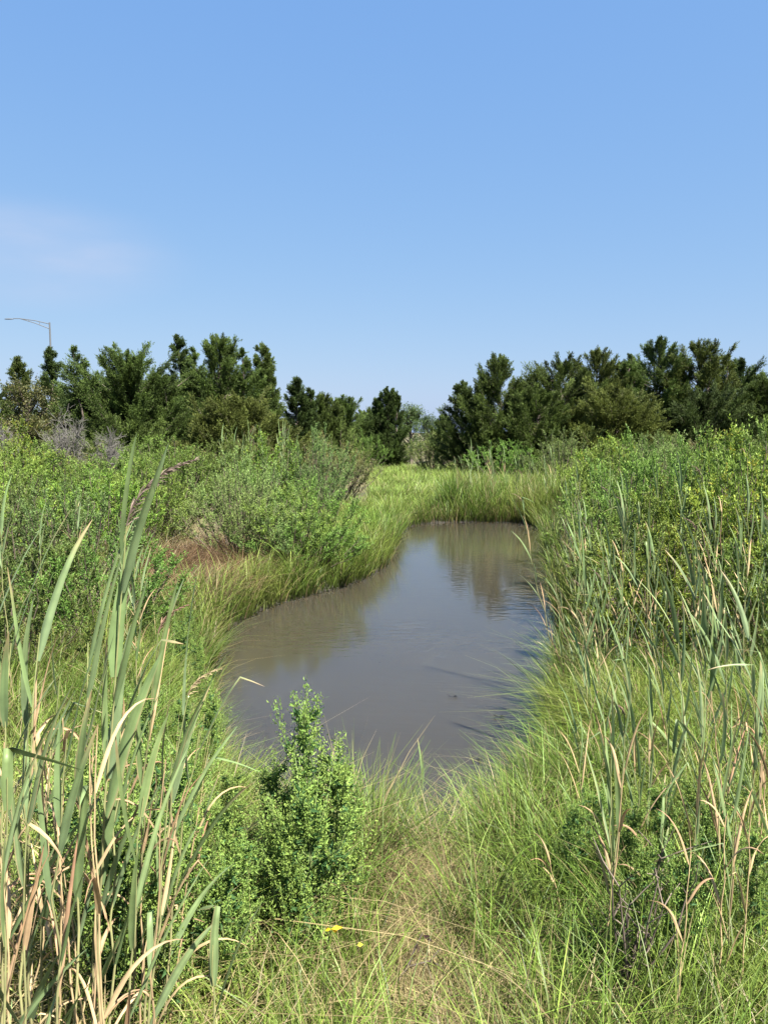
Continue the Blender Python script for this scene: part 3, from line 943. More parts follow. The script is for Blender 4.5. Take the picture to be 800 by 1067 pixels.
def reed(base, top, label, group, seed, nleaf=8, L=(.30, .45), W=(.022, .036), first=.28, sweep=(1., 0.), spread=.5, droop=.35, dry=.2,
         plume=0.0, dead=0.0, curve=.06, rad=.0042, name='reed', parts=True, plume_col=np.array([.20, .13, .11]), cat='reed'):
    r = np.random.default_rng(seed)
    base = np.array(base, float); top = np.array(top, float)
    v = top - base; Hh = np.linalg.norm(v)
    sw = unit(np.array([sweep[0], sweep[1], 0.]))
    t = np.linspace(0, 1, 12)[:, None]
    path = v * t + (t * (t - 1)) * sw * Hh * curve * -1 * -1
    path[1:-1] += r.normal(0, .004 * Hh, (10, 3)) * [1, 1, 0]
    T = unit(np.gradient(path, axis=0))
    st, fo, wi = MB(), MB(), MB()
    rr = np.linspace(rad, rad * .35, 12)
    g_lo = np.array([.24, .20, .10]) if dead < .5 else TAN * .75
    g_hi = np.array([.19, .21, .08]) if dead < .5 else TAN * .9
    Vt, Qt = tube(path, rr, 6)
    ct = np.repeat(g_lo * (1 - t) + g_hi * t, 6, 0) * r.uniform(.8, 1.15)
    st.add(Vt, Qt, ct)
    a0 = math.atan2(sw[1], sw[0]) + r.normal(0, .5)
    nd = 0
    for i in range(nleaf):
        u = first + (1 - first) * (i + r.uniform(.2, .8)) / nleaf
        u = min(u, .985)
        k = u * 11; k0 = min(int(k), 10)
        p = path[k0] * (1 - k + k0) + path[k0 + 1] * (k - k0)
        a = a0 + (0 if i % 2 == 0 else math.pi) + r.normal(0, .55)
        o = unit(np.array([math.cos(a), math.sin(a), 0]) + sw * .45)
        ang = spread * r.uniform(.45, 1.15) * (1.15 - .7 * u)
        d = unit(T[k0] * math.cos(ang) + o * math.sin(ang))
        side = unit(np.cross(d, o) + r.normal(0, .25, 3))
        lf = r.uniform(*L) * (1.05 - .25 * abs(u - .6) * 2)
        w = r.uniform(*W)
        isdry = r.random() < ((dry * 1.25 + .06) * (1.7 - 1.2 * u) if dead < .5 else .95)
        if isdry and 0 < i < nleaf - 2 or dead > .5:
            q = r.uniform(.75, 1.15)
            long_leaf(wi, p, d, side, lf * .8, w * .62, droop * 2.4, r, TAN * q * .9, (TAN if r.random() < .6 else TAN2) * q, TAN2 * q * .9, twist=r.normal(0, 1.3), fold=.35)
            nd += 1
        else:
            q = r.uniform(.8, 1.18); m = r.random()
            c = (R_GRN * (1 - m) + R_BLU * m) * q
            tipc = TAN * .9 if r.random() < .35 else c * 1.1
            long_leaf(fo, p, d, side, lf, w, droop, r, c * .95, (R_GRN2 * .5 + c * .5), tipc, twist=r.normal(0, .5), wind=sw)
    pl = MB()
    if plume > 0:
        plume_mesh(pl, path[-1], T[-1], plume, sw, r, plume_col)
    if parts:
        e = empty(name, base, label, cat, group)
        st.obj('stem', M_STEM, e)
        if fo.n: fo.obj('foliage', M_REED, e)
        if wi.n: tag(wi.obj('withered_leaves', M_DRY, e), 'dry tan curled leaves')
        if pl.n: pl.obj('plume', M_PLUME, e)
        return e
    return st, fo, wi, pl


def gz(x, y):
    return float(ground_z(np.array([x]), np.array([y]))[0])


def reed_px(bx, tx, ty, Y, label, group, seed, lean_y=0.0, **kw):
    """base at depth Y under pixel column bx, tip at pixel (tx, ty)"""
    x = float(at(bx, 700, Y)[0]); b = np.array([x, Y, gz(x, Y) - .03])
    tp = at(tx, ty, Y + lean_y)
    return reed(b, tp, label, group, seed, **kw)


def build_reeds():
    g = 'reed stand at the left front'
    big = dict(L=(.22, .40), W=(.011, .026), sweep=(1, .2))
    reed_px(78, 132, 548, 1.55, 'tallest reed with broad leaves and a purple plume bending right', g, 401, nleaf=8, plume=.21, dry=0, spread=.26, droop=.06, first=.42,
            plume_col=np.array([.22, .16, .13]), L=(.27, .37), W=(.024, .040), sweep=(1, .2))
    reed_px(60, 92, 670, 1.5, 'broad leaved reed pressed against the tallest reed on its left side', g, 402, nleaf=7, dry=.15, spread=.32, droop=.12, first=.5, **big)
    reed_px(98, 128, 710, 1.65, 'upright grey green reed just right of the tallest reed', g, 403, nleaf=8, dry=.25, spread=.4, droop=.25, first=.4, **big)
    reed_px(-5, 42, 660, 1.5, 'reed near the left edge topped by orange withered leaf tips', g, 404, nleaf=9, dry=.35, spread=.45, droop=.25, first=.4, **big)
    reed_px(-30, 12, 670, 1.45, 'reed at the left edge with leaves sweeping up to the right', g, 405, nleaf=9, dry=.2, spread=.5, droop=.25, first=.35, **big)
    reed_px(15, 32, 730, 1.6, 'shorter reed with crossing leaves between the left edge and the tallest reed', g, 406, nleaf=8, dry=.4, spread=.5, droop=.4, first=.35, **big)
    reed_px(-50, -12, 650, 1.6, 'reed mostly cut off by the left edge, tips showing', g, 407, nleaf=9, dry=.2, spread=.5, droop=.2, first=.4, **big)
    reed_px(118, 165, 660, 1.75, 'reed with a closed reddish flower spike beside the tallest reed', g, 408, nleaf=7, plume=.10, dry=.2, spread=.32, droop=.15, first=.45, plume_col=np.array([.28, .17, .12]), **big)
    reed_px(128, 196, 725, 1.8, 'leaning reed with a long thin tan plume towards the pond', g, 409, nleaf=6, plume=.11, dry=.25, spread=.35, droop=.25, first=.4, L=(.26, .4), W=(.018, .028), sweep=(1, .2), plume_col=np.array([.32, .25, .14]))
    reed_px(150, 208, 760, 1.85, 'bent reed with leaf tips arching over the pond grass', g, 410, nleaf=7, dry=.45, spread=.5, droop=.45, first=.4, L=(.26, .42), W=(.018, .03), sweep=(1, .2))
    reed_px(135, 180, 790, 1.65, 'low reed with narrow folded leaves right of the tallest reed', g, 411, nleaf=7, dry=.4, spread=.5, droop=.4, first=.35, L=(.26, .42), W=(.018, .03), sweep=(1, .2))
    reed_px(35, 70, 770, 1.4, 'reed with wide grey green leaves low in front of the tallest reed', g, 412, nleaf=7, dry=.3, spread=.4, droop=.25, first=.4, **big)
    reed_px(-20, 8, 810, 1.3, 'wide leaved reed in the lower left corner', g, 413, nleaf=8, dry=.3, spread=.4, droop=.25, first=.2, **big)
    reed_px(5, 30, 840, 1.35, 'reed in the lower left corner with a tan lower leaf', g, 414, nleaf=7, dry=.45, spread=.45, droop=.35, first=.2, **big)
    reed_px(192, 205, 870, 2.1, 'thin reed with two drooping leaves beside the goosefoot weeds', g, 415, nleaf=5, dry=.4, spread=.35, droop=.3, first=.5, L=(.2, .3), W=(.014, .022), sweep=(1, .2))
    reed_px(108, 150, 830, 1.5, 'short reed with tan tipped leaves below the reddish spike', g, 416, nleaf=7, dry=.45, spread=.45, droop=.3, first=.3, **big)
    reed_px(82, 112, 770, 1.75, 'reed half hidden behind the tallest one', g, 417, nleaf=8, dry=.3, spread=.45, droop=.25, first=.35, **big)
    reed_px(20, 62, 710, 1.8, 'reed half hidden behind the orange tipped reed', g, 418, nleaf=8, dry=.3, spread=.45, droop=.25, first=.35, **big)
    # lone young reed of two leaves
    reed_px(213, 222, 985, 1.55, 'young reed with one broad pale leaf curving right at the lower edge', g, 419, nleaf=2, dry=0, spread=.5, droop=.5, first=.6, L=(.27, .30), W=(.024, .028), sweep=(1, .2), curve=.01)
    reed_px(284, 290, 900, 2.3, 'small reed shoot left of the bushy goosefoot', g, 420, nleaf=6, dry=.2, spread=.35, droop=.2, first=.2, L=(.18, .26), W=(.010, .015), sweep=(.3, .2), curve=.02)
    reed_px(440, 440, 800, 3.4, 'small reed tuft standing at the near edge of the water', g, 421, nleaf=7, dry=.1, spread=.35, droop=.25, first=.3, L=(.16, .24), W=(.010, .016), sweep=(-.3, .2), curve=.02)
    # dry canes at the foot of the left stand
    r = np.random.default_rng(55)
    gd = 'dry reed canes at the left front'
    where = ['leaning right beside the tallest reed', 'standing straight below the tallest reed', 'crossing the lower left corner', 'half broken near the broad pale leaf',
             'beside the reddish spiked reed', 'low at the left edge', 'behind the broad leaved reed', 'bending over the goosefoot weeds', 'thin, between two wide leaves at the corner',
             'tall, right of the tallest reed', 'with a curled tan leaf near the lower edge', 'leaning left at the left edge', 'short, at the foot of the bent reed', 'pale, at the foot of the tallest reed',
             'forked, low behind the young reed', 'slanting over the tan litter', 'darkest, beside the lower left corner', 'straw yellow, left of the young reed', 'snapped over beneath the reddish spike', 'thinnest, under the bent reed',
             'upright under the orange tipped reed', 'hooked, near the left edge', 'double, behind the wide corner leaf', 'bleached, between the tallest reed and its right neighbour', 'bowed low over the first goosefoot weeds', 'cut short, beside the broken one', 'knee high, at the very corner', 'thick, under the reed with crossing leaves']
    for i, wd in enumerate(where):
        bx = r.uniform(-20, 165); Y = r.uniform(1.35, 2.1)
        tx = bx + r.uniform(-25, 80); ty = r.uniform(740, 930)
        reed_px(bx, tx, ty, Y, f'dry tan reed cane {wd}', gd, 430 + i, nleaf=int(r.integers(2, 5)), dead=1, L=(.16, .34), W=(.010, .022), first=.35, spread=.8, droop=.7, curve=.03, rad=.0038,
                sweep=(r.uniform(-.5, 1), .2), name='dry_reed')
    # right front
    g = 'reeds on the right front bank'
    sl = dict(L=(.24, .40), W=(.013, .024), sweep=(-.5, .2))
    reed_px(634, 650, 745, 2.2, 'reed with a brown closed flower spike and one curled tan leaf', g, 460, nleaf=6, plume=.05, dry=.3, spread=.3, droop=.3, first=.5, plume_col=np.array([.2, .13, .1]), **sl)
    reed_px(640, 636, 790, 2.15, 'dark green reed with tight upright leaves before the bare twiggy stems', g, 461, nleaf=6, dry=.1, spread=.25, droop=.15, first=.45, **sl)
    reed_px(735, 748, 590, 3.6, 'tall blue green reed in the centre of the right stand', g, 462, nleaf=11, dry=.12, spread=.45, droop=.3, first=.2, L=(.3, .46), W=(.02, .032), sweep=(-.8, .2))
    reed_px(722, 700, 630, 3.5, 'blue green reed leaning left from the right stand', g, 463, nleaf=10, dry=.1, spread=.5, droop=.3, first=.2, L=(.3, .46), W=(.02, .032), sweep=(-.8, .2))
    reed_px(745, 720, 600, 3.8, 'reed with leaves fanned left behind the tall blue green one', g, 464, nleaf=10, dry=.1, spread=.5, droop=.3, first=.25, L=(.3, .44), W=(.018, .03), sweep=(-.8, .2))
    reed_px(728, 735, 660, 3.3, 'dense leaved reed low in the centre of the right stand', g, 465, nleaf=10, dry=.1, spread=.4, droop=.3, first=.15, L=(.28, .42), W=(.02, .03), sweep=(-.6, .2))
    reed_px(700, 664, 605, 4.2, 'arching reed left of the tall blue green reed', g, 466, nleaf=9, dry=.15, spread=.45, droop=.4, first=.25, L=(.26, .4), W=(.014, .024), sweep=(-.9, .2))
    reed_px(758, 755, 660, 3.0, 'reed with pale leaves right of the tall blue green one', g, 467, nleaf=9, dry=.25, spread=.45, droop=.35, first=.25, **sl)
    reed_px(790, 780, 650, 2.9, 'reed near the right edge with tan lower leaves', g, 468, nleaf=9, dry=.35, spread=.5, droop=.4, first=.25, **sl)
    reed_px(812, 800, 700, 2.4, 'reed cut off by the right edge', g, 469, nleaf=9, dry=.35, spread=.5, droop=.4, first=.2, **sl)
    reed_px(755, 748, 780, 2.3, 'slim reed with a straw coloured top before the right stand', g, 470, nleaf=6, dry=.4, spread=.45, droop=.45, first=.4, **sl)
    reed_px(668, 655, 700, 3.2, 'small reed between the spiked reed and the right stand', g, 471, nleaf=7, dry=.15, spread=.35, droop=.3, first=.25, L=(.22, .32), W=(.012, .02), sweep=(-.4, .2))
    reed_px(775, 790, 740, 2.5, 'reed with crossing tan leaves at the right edge', g, 472, nleaf=8, dry=.5, spread=.5, droop=.5, first=.2, **sl)
    spots = [(612, 600, 760, 3.0), (655, 668, 800, 2.5), (676, 680, 740, 2.9), (690, 704, 770, 2.5), (705, 690, 720, 3.3), (722, 728, 800, 2.3), (738, 730, 740, 2.7), (752, 766, 760, 2.5), (780, 770, 700, 3.1), (795, 790, 770, 2.4), (770, 765, 840, 2.0), (640, 628, 720, 3.4), (620, 612, 690, 3.9), (660, 650, 680, 3.9)]
    for i, (bx, tx, ty, Y) in enumerate(spots):
        reed_px(bx, tx, ty, Y, f'thin reed, {ORD[i]} from the left in the loose mix of the right front bank', g, 700 + i, nleaf=8, dry=.25 + .1 * (i % 3), spread=.45, droop=.4, first=.25,
                L=(.2, .36), W=(.009, .018), sweep=(-.4 + .2 * (i % 4), .2), rad=.003)
    # over the right waterline
    reed_px(592, 545, 525, 5.6, 'long arching reed leaning over the water from the right bank', g, 473, nleaf=10, dry=.25, spread=.3, droop=.5, first=.15, L=(.24, .36), W=(.014, .024), sweep=(-.5, .1), curve=-.10, plume=.12, plume_col=np.array([.3, .24, .13]))
    reed_px(590, 582, 660, 5.0, 'pale leaved reed at the foot of the arching reed', g, 474, nleaf=8, dry=.3, spread=.35, droop=.4, first=.2, L=(.26, .38), W=(.016, .024), sweep=(-.4, .1))
    reed_px(600, 575, 600, 5.8, 'narrow reed hanging over the water behind the arching reed', g, 475, nleaf=9, dry=.2, spread=.4, droop=.5, first=.2, L=(.24, .36), W=(.012, .02), sweep=(-.7, .1))
    # dry canes right
    gd = 'dry reed canes at the right front'
    tall = [(760, 756, 850, 2.0, 'straight tan cane before the right stand, topped by a pale leaf'), (717, 719, 890, 1.9, 'thin grey cane standing alone left of the straight tan cane'),
            (632, 650, 800, 2.1, 'brown cane leaning into the bare twiggy stems'), (646, 636, 870, 2.15, 'short brown cane among the bare twiggy stems'),
            (788, 782, 850, 2.0, 'tan cane at the right edge, bent at its top'), (700, 668, 870, 2.3, 'cane slanting left over the goosefoot weeds'), (800, 797, 780, 2.6, 'dark cane at the right edge behind the bent one'),
            (770, 740, 720, 2.8, 'tan cane leaning through the right stand'), (600, 570, 890, 2.5, 'pale cane slanting in the grass right of the trodden gap'), (745, 752, 520, 5.2, 'tall dead brown cane rising over the right shrubs'),
            (775, 778, 470, 7.5, 'dead cane with a pale top above the right shrubs'), (640, 600, 640, 4.6, 'long pale cane leaning left over the right bank')]
    for i, (bx, tx, ty, Y, lb) in enumerate(tall):
        reed_px(bx, tx, ty, Y, lb, gd, 480 + i, nleaf=3, dead=1, L=(.14, .26), W=(.012, .02), first=.55, spread=.7, droop=.6, curve=.02, rad=.0036, sweep=(-.6, .2), name='dry_reed')

    # mid-distance stands: copies of a few reeds, each with its parts
    protos = []
    for s in range(5):
        e = reed((0, 0, -.03), (r.uniform(-.12, .12), 0, 1.25), 'x', None, 520 + s, nleaf=10, dry=.18 + .1 * (s % 3), spread=.5, droop=.35, first=.15, L=(.26, .42), W=(.014, .026), sweep=(-.8, .1),
                 plume=(.14 if s == 3 else 0))
        protos.append(e)
    used = set()

    def put(x, y, h, label, group, mirror=False):
        k = int(r.integers(5))
        s = h / 1.25
        rz = r.normal(0, .5) + (math.pi if mirror else 0)
        src = protos[k]
        if k not in used:
            used.add(k)
            src.location = (x, y, gz(x, y) - .03); src.rotation_euler = (0, 0, rz); src.scale = (s, s, s)
            tag(src, label, 'reed', group)
            return
        dup(src, (x, y, gz(x, y) - .03), rz, (s, s, s), label, 'reed', group)

    def band(n, y0, y1, p0, p1, h0, h1, what, group, mirror=False):
        pts = sorted([(r.uniform(p0, p1), r.uniform(y0, y1)) for _ in range(n)])
        for k, (px, Y) in enumerate(pts):
            x = X_at(px, Y)
            while sdf(np.array([x]), np.array([Y]))[0] < .12:
                x += .1
            o = ORD[k] if k < len(ORD) else None
            put(x, Y, r.uniform(h0, h1), f'{o} reed from the left {what}', group, mirror)
    band(20, 4.4, 5.4, 600, 830, .8, 1.25, 'in the front line of the lower right bank', 'reeds along the right bank')
    band(20, 4.3, 6.2, 592, 830, .8, 1.3, 'along the lower right bank behind the blue green reeds', 'reeds along the right bank')
    band(20, 6.3, 8.6, 585, 830, .9, 1.35, 'in the middle belt of the right bank', 'reeds along the right bank')
    band(14, 8.8, 12, 578, 800, 1.0, 1.4, 'in the upper belt of the right bank', 'reeds along the right bank')
    band(20, 16.8, 18.6, 470, 575, 1.0, 1.35, 'in the pale row on the far bank', 'reeds on the far bank')
    band(20, 16.5, 20.0, 236, 310, 1.3, 1.6, 'in the pale group above the left shrubs', 'reeds above the left shrubs', True)
    band(8, 4.2, 6.5, -20, 150, .9, 1.3, 'in the thin line before the left shrubs', 'reeds before the left shrubs', True)


build_reeds()


# ------------------------------------------------------------------ weeds with small clustered leaves
def weed_proto(seed, H=.75, R=.24, nb=26, broad=.5):
    r = np.random.default_rng(seed)
    st, fo = MB(), MB()
    path = np.array([[0, 0, -.03], [.01, .0, H * .35], [-.01, .01, H * .7], [.01, 0, H]])
    path += r.normal(0, .008, path.shape)
    st.add(*tube(path, [.006, .005, .0035, .0015], 5), np.array([.12, .15, .05]))
    P, D, L, W, C = [], [], [], [], []
    g0, g1, g2 = np.array([.048, .105, .034]), np.array([.140, .230, .048]), np.array([.22, .30, .065])
    for i in range(nb):
        u = .08 + .9 * (i + r.random()) / nb
        k = u * 3; k0 = min(int(k), 2)
        p = path[k0] * (1 - k + k0) + path[k0 + 1] * (k - k0)
        a = i * 2.4 + r.normal(0, .4); l = R * (1.2 - .8 * u) * r.uniform(.4, 1.3)
        el = math.radians(r.uniform(38, 66))
        d = np.array([math.cos(a) * math.cos(el), math.sin(a) * math.cos(el), math.sin(el)])
        e = p + d * l + UP * l * .5
        m = p + d * l * .6
        st.add(*tube([p, m, e], [.003, .0022, .001], 4), np.array([.12, .16, .05]))
        # lance leaves at and below the branch
        n1 = int(10 * broad) + 4
        t = r.random(n1)[:, None] * .7
        P.append(p + (m - p) * t * 1.2); D.append(unit(d + r.normal(0, .5, (n1, 3)) - UP * .1)); L.append(r.uniform(.03, .062, n1)); W.append(r.uniform(.009, .019, n1)); C.append(np.tile(g0, (n1, 1)) * r.uniform(.75, 1.3, (n1, 1)))
        # clusters towards the tip
        n2 = 190
        t = .2 + .8 * r.random(n2)[:, None]
        q = np.where(t < .55, p + (m - p) * t / .55, m + (e - m) * (t - .55) / .45)
        P.append(q + r.normal(0, .011, (n2, 3))); D.append(unit(d * .4 + r.normal(0, .7, (n2, 3)) + UP * .4)); L.append(r.uniform(.006, .014, n2) * np.exp(r.normal(0, .35, n2))); W.append(r.uniform(.004, .008, n2))
        mix = r.random((n2, 1)); C.append((g1 * (1 - mix) + g2 * mix) * r.uniform(.75, 1.2, (n2, 1)))
    P, D, L, W, C = (np.concatenate(v) for v in (P, D, L, W, C))
    V, Q = cards(P, D, L, W, r)
    fo.add(V, Q, np.repeat(C, 4, 0))
    return st.mesh('stem', M_STEM), fo.mesh('foliage', M_HERB, False)


def build_weeds():
    r = np.random.default_rng(61)
    pr = [weed_proto(601), weed_proto(602, .7, .26, 24, .8), weed_proto(603, .8, .22, 28, .4), weed_proto(604, .6, .3, 24, 1.2)]

    def put(px, py_top, Y, label, group, w=1.0, k=None, tone=None):
        tp = at(px, py_top, Y); x = float(tp[0]); z = gz(x, Y)
        h = float(tp[2] - z)
        if k is None: k = int(r.integers(4))
        st, fo = pr[k]
        H0 = [.75, .7, .8, .6][k]
        e = empty('goosefoot_weed', (x, Y, z), label, 'weed', group, r.uniform(0, 6.28))
        s = h / H0
        e.scale = (w * max(s, .75), w * max(s, .75), s)
        link('stem', st, e); link('foliage', fo, e)
    g = 'bushy goosefoot clump at the near waterline'
    put(320, 748, 2.5, 'tallest goosefoot spike in the bushy clump at the near waterline', g, .85, 0)
    put(348, 800, 2.5, 'bushy goosefoot just right of the tallest spike', g, 1.3, 1)
    put(288, 805, 2.6, 'goosefoot left of the tallest spike in the bushy clump', g, 1.25, 2)
    put(362, 820, 2.65, 'goosefoot on the right flank of the bushy clump', g, .85, 0)
    put(325, 840, 2.3, 'broad leaved goosefoot in front of the tallest spike', g, 1.1, 3)
    put(300, 870, 2.25, 'goosefoot low at the left front of the bushy clump', g, .9, 1)
    g = 'goosefoot weeds behind the left reeds'
    spots = [(150, 800, 2.6), (180, 815, 2.5), (205, 840, 2.4), (235, 860, 2.35), (165, 850, 2.2), (195, 880, 2.1), (225, 905, 2.1), (250, 880, 2.3), (140, 870, 1.95), (170, 920, 1.9), (120, 830, 2.3), (100, 880, 2.0), (245, 820, 2.8), (200, 770, 3.2), (215, 740, 3.8), (185, 730, 3.9), (150, 740, 3.6), (120, 760, 3.0), (90, 790, 2.6), (60, 820, 2.3)]
    for i, (px, py, Y) in enumerate(sorted(spots)):
        put(px + r.uniform(-6, 6), py + r.uniform(-8, 8), Y, f'goosefoot weed, {ORD[i]} from the left in the patch between the left reeds and pond', g, 1.0)
    g = 'low weeds on the left bank'
    spots = [(206, 675, 5.0), (188, 655, 5.4), (196, 640, 6.0), (176, 628, 6.5), (172, 668, 5.2), (184, 612, 7.0), (160, 632, 6.0)]
    for i, (px, py, Y) in enumerate(sorted(spots)):
        put(px, py, Y, f'low goosefoot weed, {ORD[i]} from the left along the left bank below the rusty hay', g, .85)
    g = 'goosefoot weeds on the right front bank'
    spots = [(602, 850, 2.6), (625, 830, 2.8), (655, 850, 2.5), (690, 835, 2.6), (715, 815, 2.9), (735, 850, 2.4), (668, 900, 2.1), (705, 905, 2.1), (758, 870, 2.4), (790, 870, 2.2), (775, 820, 2.9)]
    for i, (px, py, Y) in enumerate(sorted(spots)):
        put(px + r.uniform(-6, 6), py + r.uniform(-8, 8), Y, f'goosefoot weed, {ORD[i]} from the left under the right front reeds', g, .85)
    # bare twiggy stems beside the spiked reed
    b = at(652, 1040, 2.05); z = gz(b[0], 2.05)
    e = empty('dead_weed', (b[0], 2.05, z), 'bare dark branching dead weed beside the spiked reed', 'dead weed')
    st, tw = MB(), MB(); c = np.array([.10, .075, .06])
    for i in range(11):
        tip = np.array([r.uniform(-.08, .14), r.uniform(-.08, .08), r.uniform(.32, .55)])
        path = np.linspace(0, 1, 5)[:, None] * tip + r.normal(0, .008, (5, 3)); path[0] = [r.normal(0, .015), r.normal(0, .015), -.02]
        st.add(*tube(path, [.005, .0045, .004, .003, .0015], 5), c * r.uniform(.7, 1.7))
        for j in range(5):
            k = r.integers(1, 5); d = unit(np.array([r.normal(0, .6), r.normal(0, .6), .8])); l = r.uniform(.05, .16)
            tw.add(*tube([path[k], path[k] + d * l * .5, path[k] + d * l + r.normal(0, .01, 3)], [.0025, .002, .001], 4), c * r.uniform(.8, 2))
    st.obj('stem', M_STEM, e); tw.obj('twigs', M_STEM, e)
    # dark twig lying in the trodden gap
    p = on(425, 975, .45); z = gz(p[0], p[1])
    e = empty('fallen_twig', (p[0], p[1], z + .05), 'dark forked dead twig lying in the trodden gap', 'twig')
    st = MB()
    st.add(*tube([[-.10, -.10, -.02], [0, 0, .05], [.03, .04, .10], [.05, .05, .13]], [.004, .004, .003, .0015], 5), c * .6)
    st.add(*tube([[0, 0, .05], [.07, .02, .055], [.13, .01, .03]], [.0035, .003, .0015], 5), c * .6)
    st.add(*tube([[.07, .02, .055], [.10, .05, .07], [.12, .06, .06]], [.003, .002, .001], 5), c * .6)
    st.obj('branch_wood', M_STEM, e)
    lf = MB()
    q = np.array([[.05, .05, .12], [.1, .02, .05], [.13, .01, .03], [.12, .06, .06], [.03, .04, .10]])
    lf.add(*cards(q, r.normal(size=(5, 3)), .035, .02, r), np.array([.06, .03, .035]))
    lf.obj('dead_leaves', M_DRY, e)
    # yellow leaves
    for (px, py, lb) in [(345, 968, 'bright yellow fallen leaf below the bushy goosefoot'), (372, 985, 'small yellow green leaf right of the bright yellow leaf')]:
        p = at(px, py, 2.02)
        m = MB(); rr = np.random.default_rng(px)
        n = 3 if px < 360 else 1
        dd = np.array([[1, .1, .1], [.6, .3, -.5], [-.5, .1, -.2]])[:n]
        m.add(*cards(np.zeros((n, 3)), dd, ([.034, .028, .02] if px < 360 else [.018])[:n], [.014, .012, .010][:n], rr, side=np.tile([0, -.6, 1.], (n, 1))), np.array([.62, .38, .015]) if px < 360 else np.array([.36, .38, .03]))
        o = m.obj('yellow_leaf', M_HERB); o.location = tuple(p)
        tag(o, lb, 'leaf')
    # floating bits
    for (px, py, s, lb) in [(471, 726, .045, 'small dark leaf floating alone on the open water'), (519, 747, .05, 'dark scrap floating near the right bank'), (496, 792, .04, 'dark scrap floating near the near bank')]:
        p = on(px, py, .004); rr = np.random.default_rng(px)
        m = MB()
        m.add(*cards(np.array([[0, 0, 0.], [.01, .01, .003], [0, -.01, .002]]), np.array([[1, .2, .1], [.7, -.6, .2], [-.8, .3, .25]]), s, s * .5, rr, side=np.tile([0, .05, 1.], (3, 1))), np.array([.02, .017, .013]))
        o = m.obj('floating_leaf', M_DRY); o.location = tuple(p)
        tag(o, lb, 'leaf', 'scraps floating on the pond')


build_weeds()


# ------------------------------------------------------------------ street lamp far behind the trees
def street_lamp():
    Y = 62.0
    b = at(55, 420, Y); z0 = gz(b[0], Y)
    top = at(52, 336, Y); tip = at(8, 332.5, Y); low = at(53, 343, Y)
    e = empty('street_lamp', (b[0], Y, z0), 'grey street lamp with a long double arm behind the left trees', 'street lamp')
    o = np.array([b[0], Y, z0])
    pole = MB(); pole.add(*tube([[0, 0, 0], top * .5 + np.array([b[0], Y, z0]) * .5 - o, top - o], [.10, .08, .06], 10), (.3, .3, .3))
    m = link('pole', pole.mesh('pole', M_METAL), e)
    arm = MB()
    k = tip + (top - tip) * .30 + UP * .12
    for q in (top - UP * .12, low):
        arm.add(*tube([q - o, (q + k) * .5 + UP * .06 - o, k - o, tip + (k - tip) * .5 + UP * .02 - o], [.035, .03, .03, .03], 8), (.3, .3, .3))
    for f in (.35, .7):
        a = (top - UP * .12) * (1 - f) + k * f + UP * .05; bb = low * (1 - f) + k * f + UP * .03
        arm.add(*tube([a - o, (a + bb) / 2 - o, bb - o], .02, 6), (.3, .3, .3))
    arm.obj('arm', M_METAL, e)
    hd = MB()
    d = np.array([-1, 0, -.02])
    q = tip + (k - tip) * .5
    L_ = .75
    P = np.array([q + d * L_ * t for t in (0, .15, .5, .85, 1)])
    V, Q = tube(P - o, [.04, .08, .10, .08, .02], 10)
    V[:, 2] = (V[:, 2] - (tip - o)[2]) * .5 + (tip - o)[2]
    hd.add(V, Q, (.3, .3, .3))
    hd.obj('lamp_head', M_METAL, e)


street_lamp()

# ------------------------------------------------------------------ light, sky, camera
EL, AZ = math.radians(57), math.radians(42)   # sun behind the camera and to the right
sd = np.array([math.sin(AZ) * math.cos(EL), -math.cos(AZ) * math.cos(EL), math.sin(EL)])   # towards the sun
W = bpy.data.worlds.new('World'); SC.world = W; W.use_nodes = True
nt = W.node_tree; nt.nodes.clear(); N, Lk = nt.nodes.new, nt.links.new
sky = N('ShaderNodeTexSky'); sky.sky_type = 'NISHITA'; sky.sun_disc = False
sky.sun_elevation = EL
sky.sun_rotation = math.atan2(sd[0], sd[1])
sky.altitude = 0; sky.air_density = 1.0; sky.dust_density = .8; sky.ozone_density = 2.0
bg = N('ShaderNodeBackground'); bg.inputs[1].default_value = .068
wo = N('ShaderNodeOutputWorld')
tc = N('ShaderNodeTexCoord')
cd = ray(20, 262); cd = cd / np.linalg.norm(cd)
mp = N('ShaderNodeMapping'); mp.inputs['Scale'].default_value = (3.0, 3.0, 11.0); mp.inputs['Rotation'].default_value = (0, .18, 0)
nz = N('ShaderNodeTexNoise'); nz.inputs['Scale'].default_value = 1.3; nz.inputs['Detail'].default_value = 5; nz.inputs['Roughness'].default_value = .5
Lk(tc.outputs['Generated'], mp.inputs[0]); Lk(mp.outputs[0], nz.inputs['Vector'])
sub = N('ShaderNodeVectorMath'); sub.operation = 'SUBTRACT'; sub.inputs[1].default_value = tuple(cd)
scl = N('ShaderNodeVectorMath'); scl.operation = 'MULTIPLY'; scl.inputs[1].default_value = (1 / .22, 1 / .22, 1 / .075)
ln = N('ShaderNodeVectorMath'); ln.operation = 'LENGTH'
Lk(tc.outputs['Generated'], sub.inputs[0]); Lk(sub.outputs[0], scl.inputs[0]); Lk(scl.outputs[0], ln.inputs[0])
m1 = N('ShaderNodeMapRange'); m1.interpolation_type = 'SMOOTHSTEP'; m1.inputs[1].default_value = 0; m1.inputs[2].default_value = 1; m1.inputs[3].default_value = 1; m1.inputs[4].default_value = 0
Lk(ln.outputs['Value'], m1.inputs[0])
m2 = N('ShaderNodeMapRange'); m2.interpolation_type = 'SMOOTHSTEP'; m2.inputs[1].default_value = .3; m2.inputs[2].default_value = .75; m2.inputs[3].default_value = .2; m2.inputs[4].default_value = .85
Lk(nz.outputs[0], m2.inputs[0])
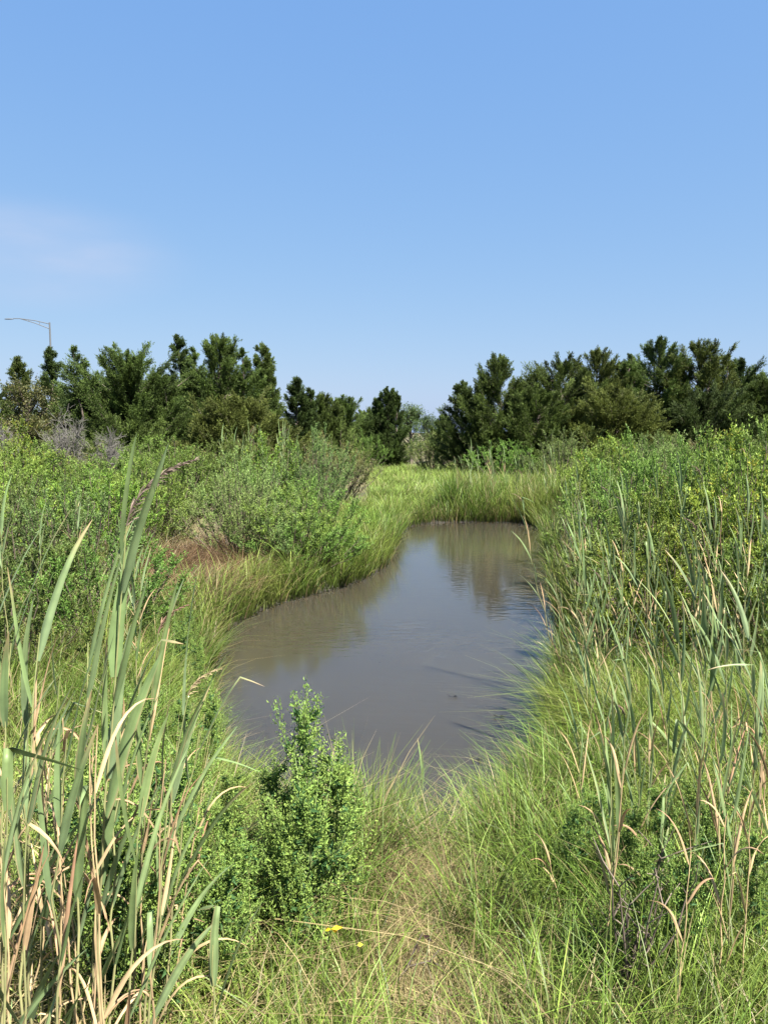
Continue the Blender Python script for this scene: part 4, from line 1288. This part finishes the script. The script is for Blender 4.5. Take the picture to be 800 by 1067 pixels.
mu = N('ShaderNodeMath'); mu.operation = 'MULTIPLY'; Lk(m1.outputs[0], mu.inputs[0]); Lk(m2.outputs[0], mu.inputs[1])
mx = N('ShaderNodeMix'); mx.data_type = 'RGBA'
sp = N('ShaderNodeSeparateColor'); cb = N('ShaderNodeCombineColor')
Lk(sky.outputs[0], sp.inputs[0])
for ch, (g_, k_) in enumerate([(.60, .79), (.40, 1.315), (.13, 2.80)]):      # per-channel curve on the sky colour: a flatter, bluer gradient
    pw = N('ShaderNodeMath'); pw.operation = 'POWER'; pw.inputs[1].default_value = g_
    ml = N('ShaderNodeMath'); ml.operation = 'MULTIPLY'; ml.inputs[1].default_value = k_
    Lk(sp.outputs[ch], pw.inputs[0]); Lk(pw.outputs[0], ml.inputs[0]); Lk(ml.outputs[0], cb.inputs[ch])
Lk(mu.outputs[0], mx.inputs[0]); Lk(cb.outputs[0], mx.inputs[6]); mx.inputs[7].default_value = (2.5, 2.75, 3.5, 1)
Lk(mx.outputs[2], bg.inputs[0]); Lk(bg.outputs[0], wo.inputs[0])

sl = bpy.data.lights.new('sun', 'SUN'); sl.energy = 5.0; sl.angle = math.radians(.53); sl.color = (1.0, .965, .90)
so = bpy.data.objects.new('sun', sl); COL.objects.link(so)
from mathutils import Vector
so.rotation_euler = Vector(-sd).to_track_quat('-Z', 'Y').to_euler()
so.location = tuple(sd * 50)

cam = bpy.data.cameras.new('camera'); co = bpy.data.objects.new('camera', cam); COL.objects.link(co)
co.location = tuple(CAM); co.rotation_euler = (math.radians(90) - PITCH, 0, 0)
cam.sensor_fit = 'VERTICAL'; cam.sensor_height = 36; cam.lens = 36 * F / 1067
cam.clip_start = .05; cam.clip_end = 6000
SC.camera = co
SC.view_settings.view_transform = 'Standard'; SC.view_settings.look = 'None'
SC.view_settings.exposure = 1.9; SC.view_settings.gamma = 1
SC.view_settings.use_curve_mapping = False
SC.render.engine = 'CYCLES'
cy = SC.cycles
cy.max_bounces = 5; cy.diffuse_bounces = 3; cy.glossy_bounces = 3; cy.transmission_bounces = 3; cy.transparent_max_bounces = 4
cy.caustics_reflective = False; cy.caustics_refractive = False
cy.use_denoising = True
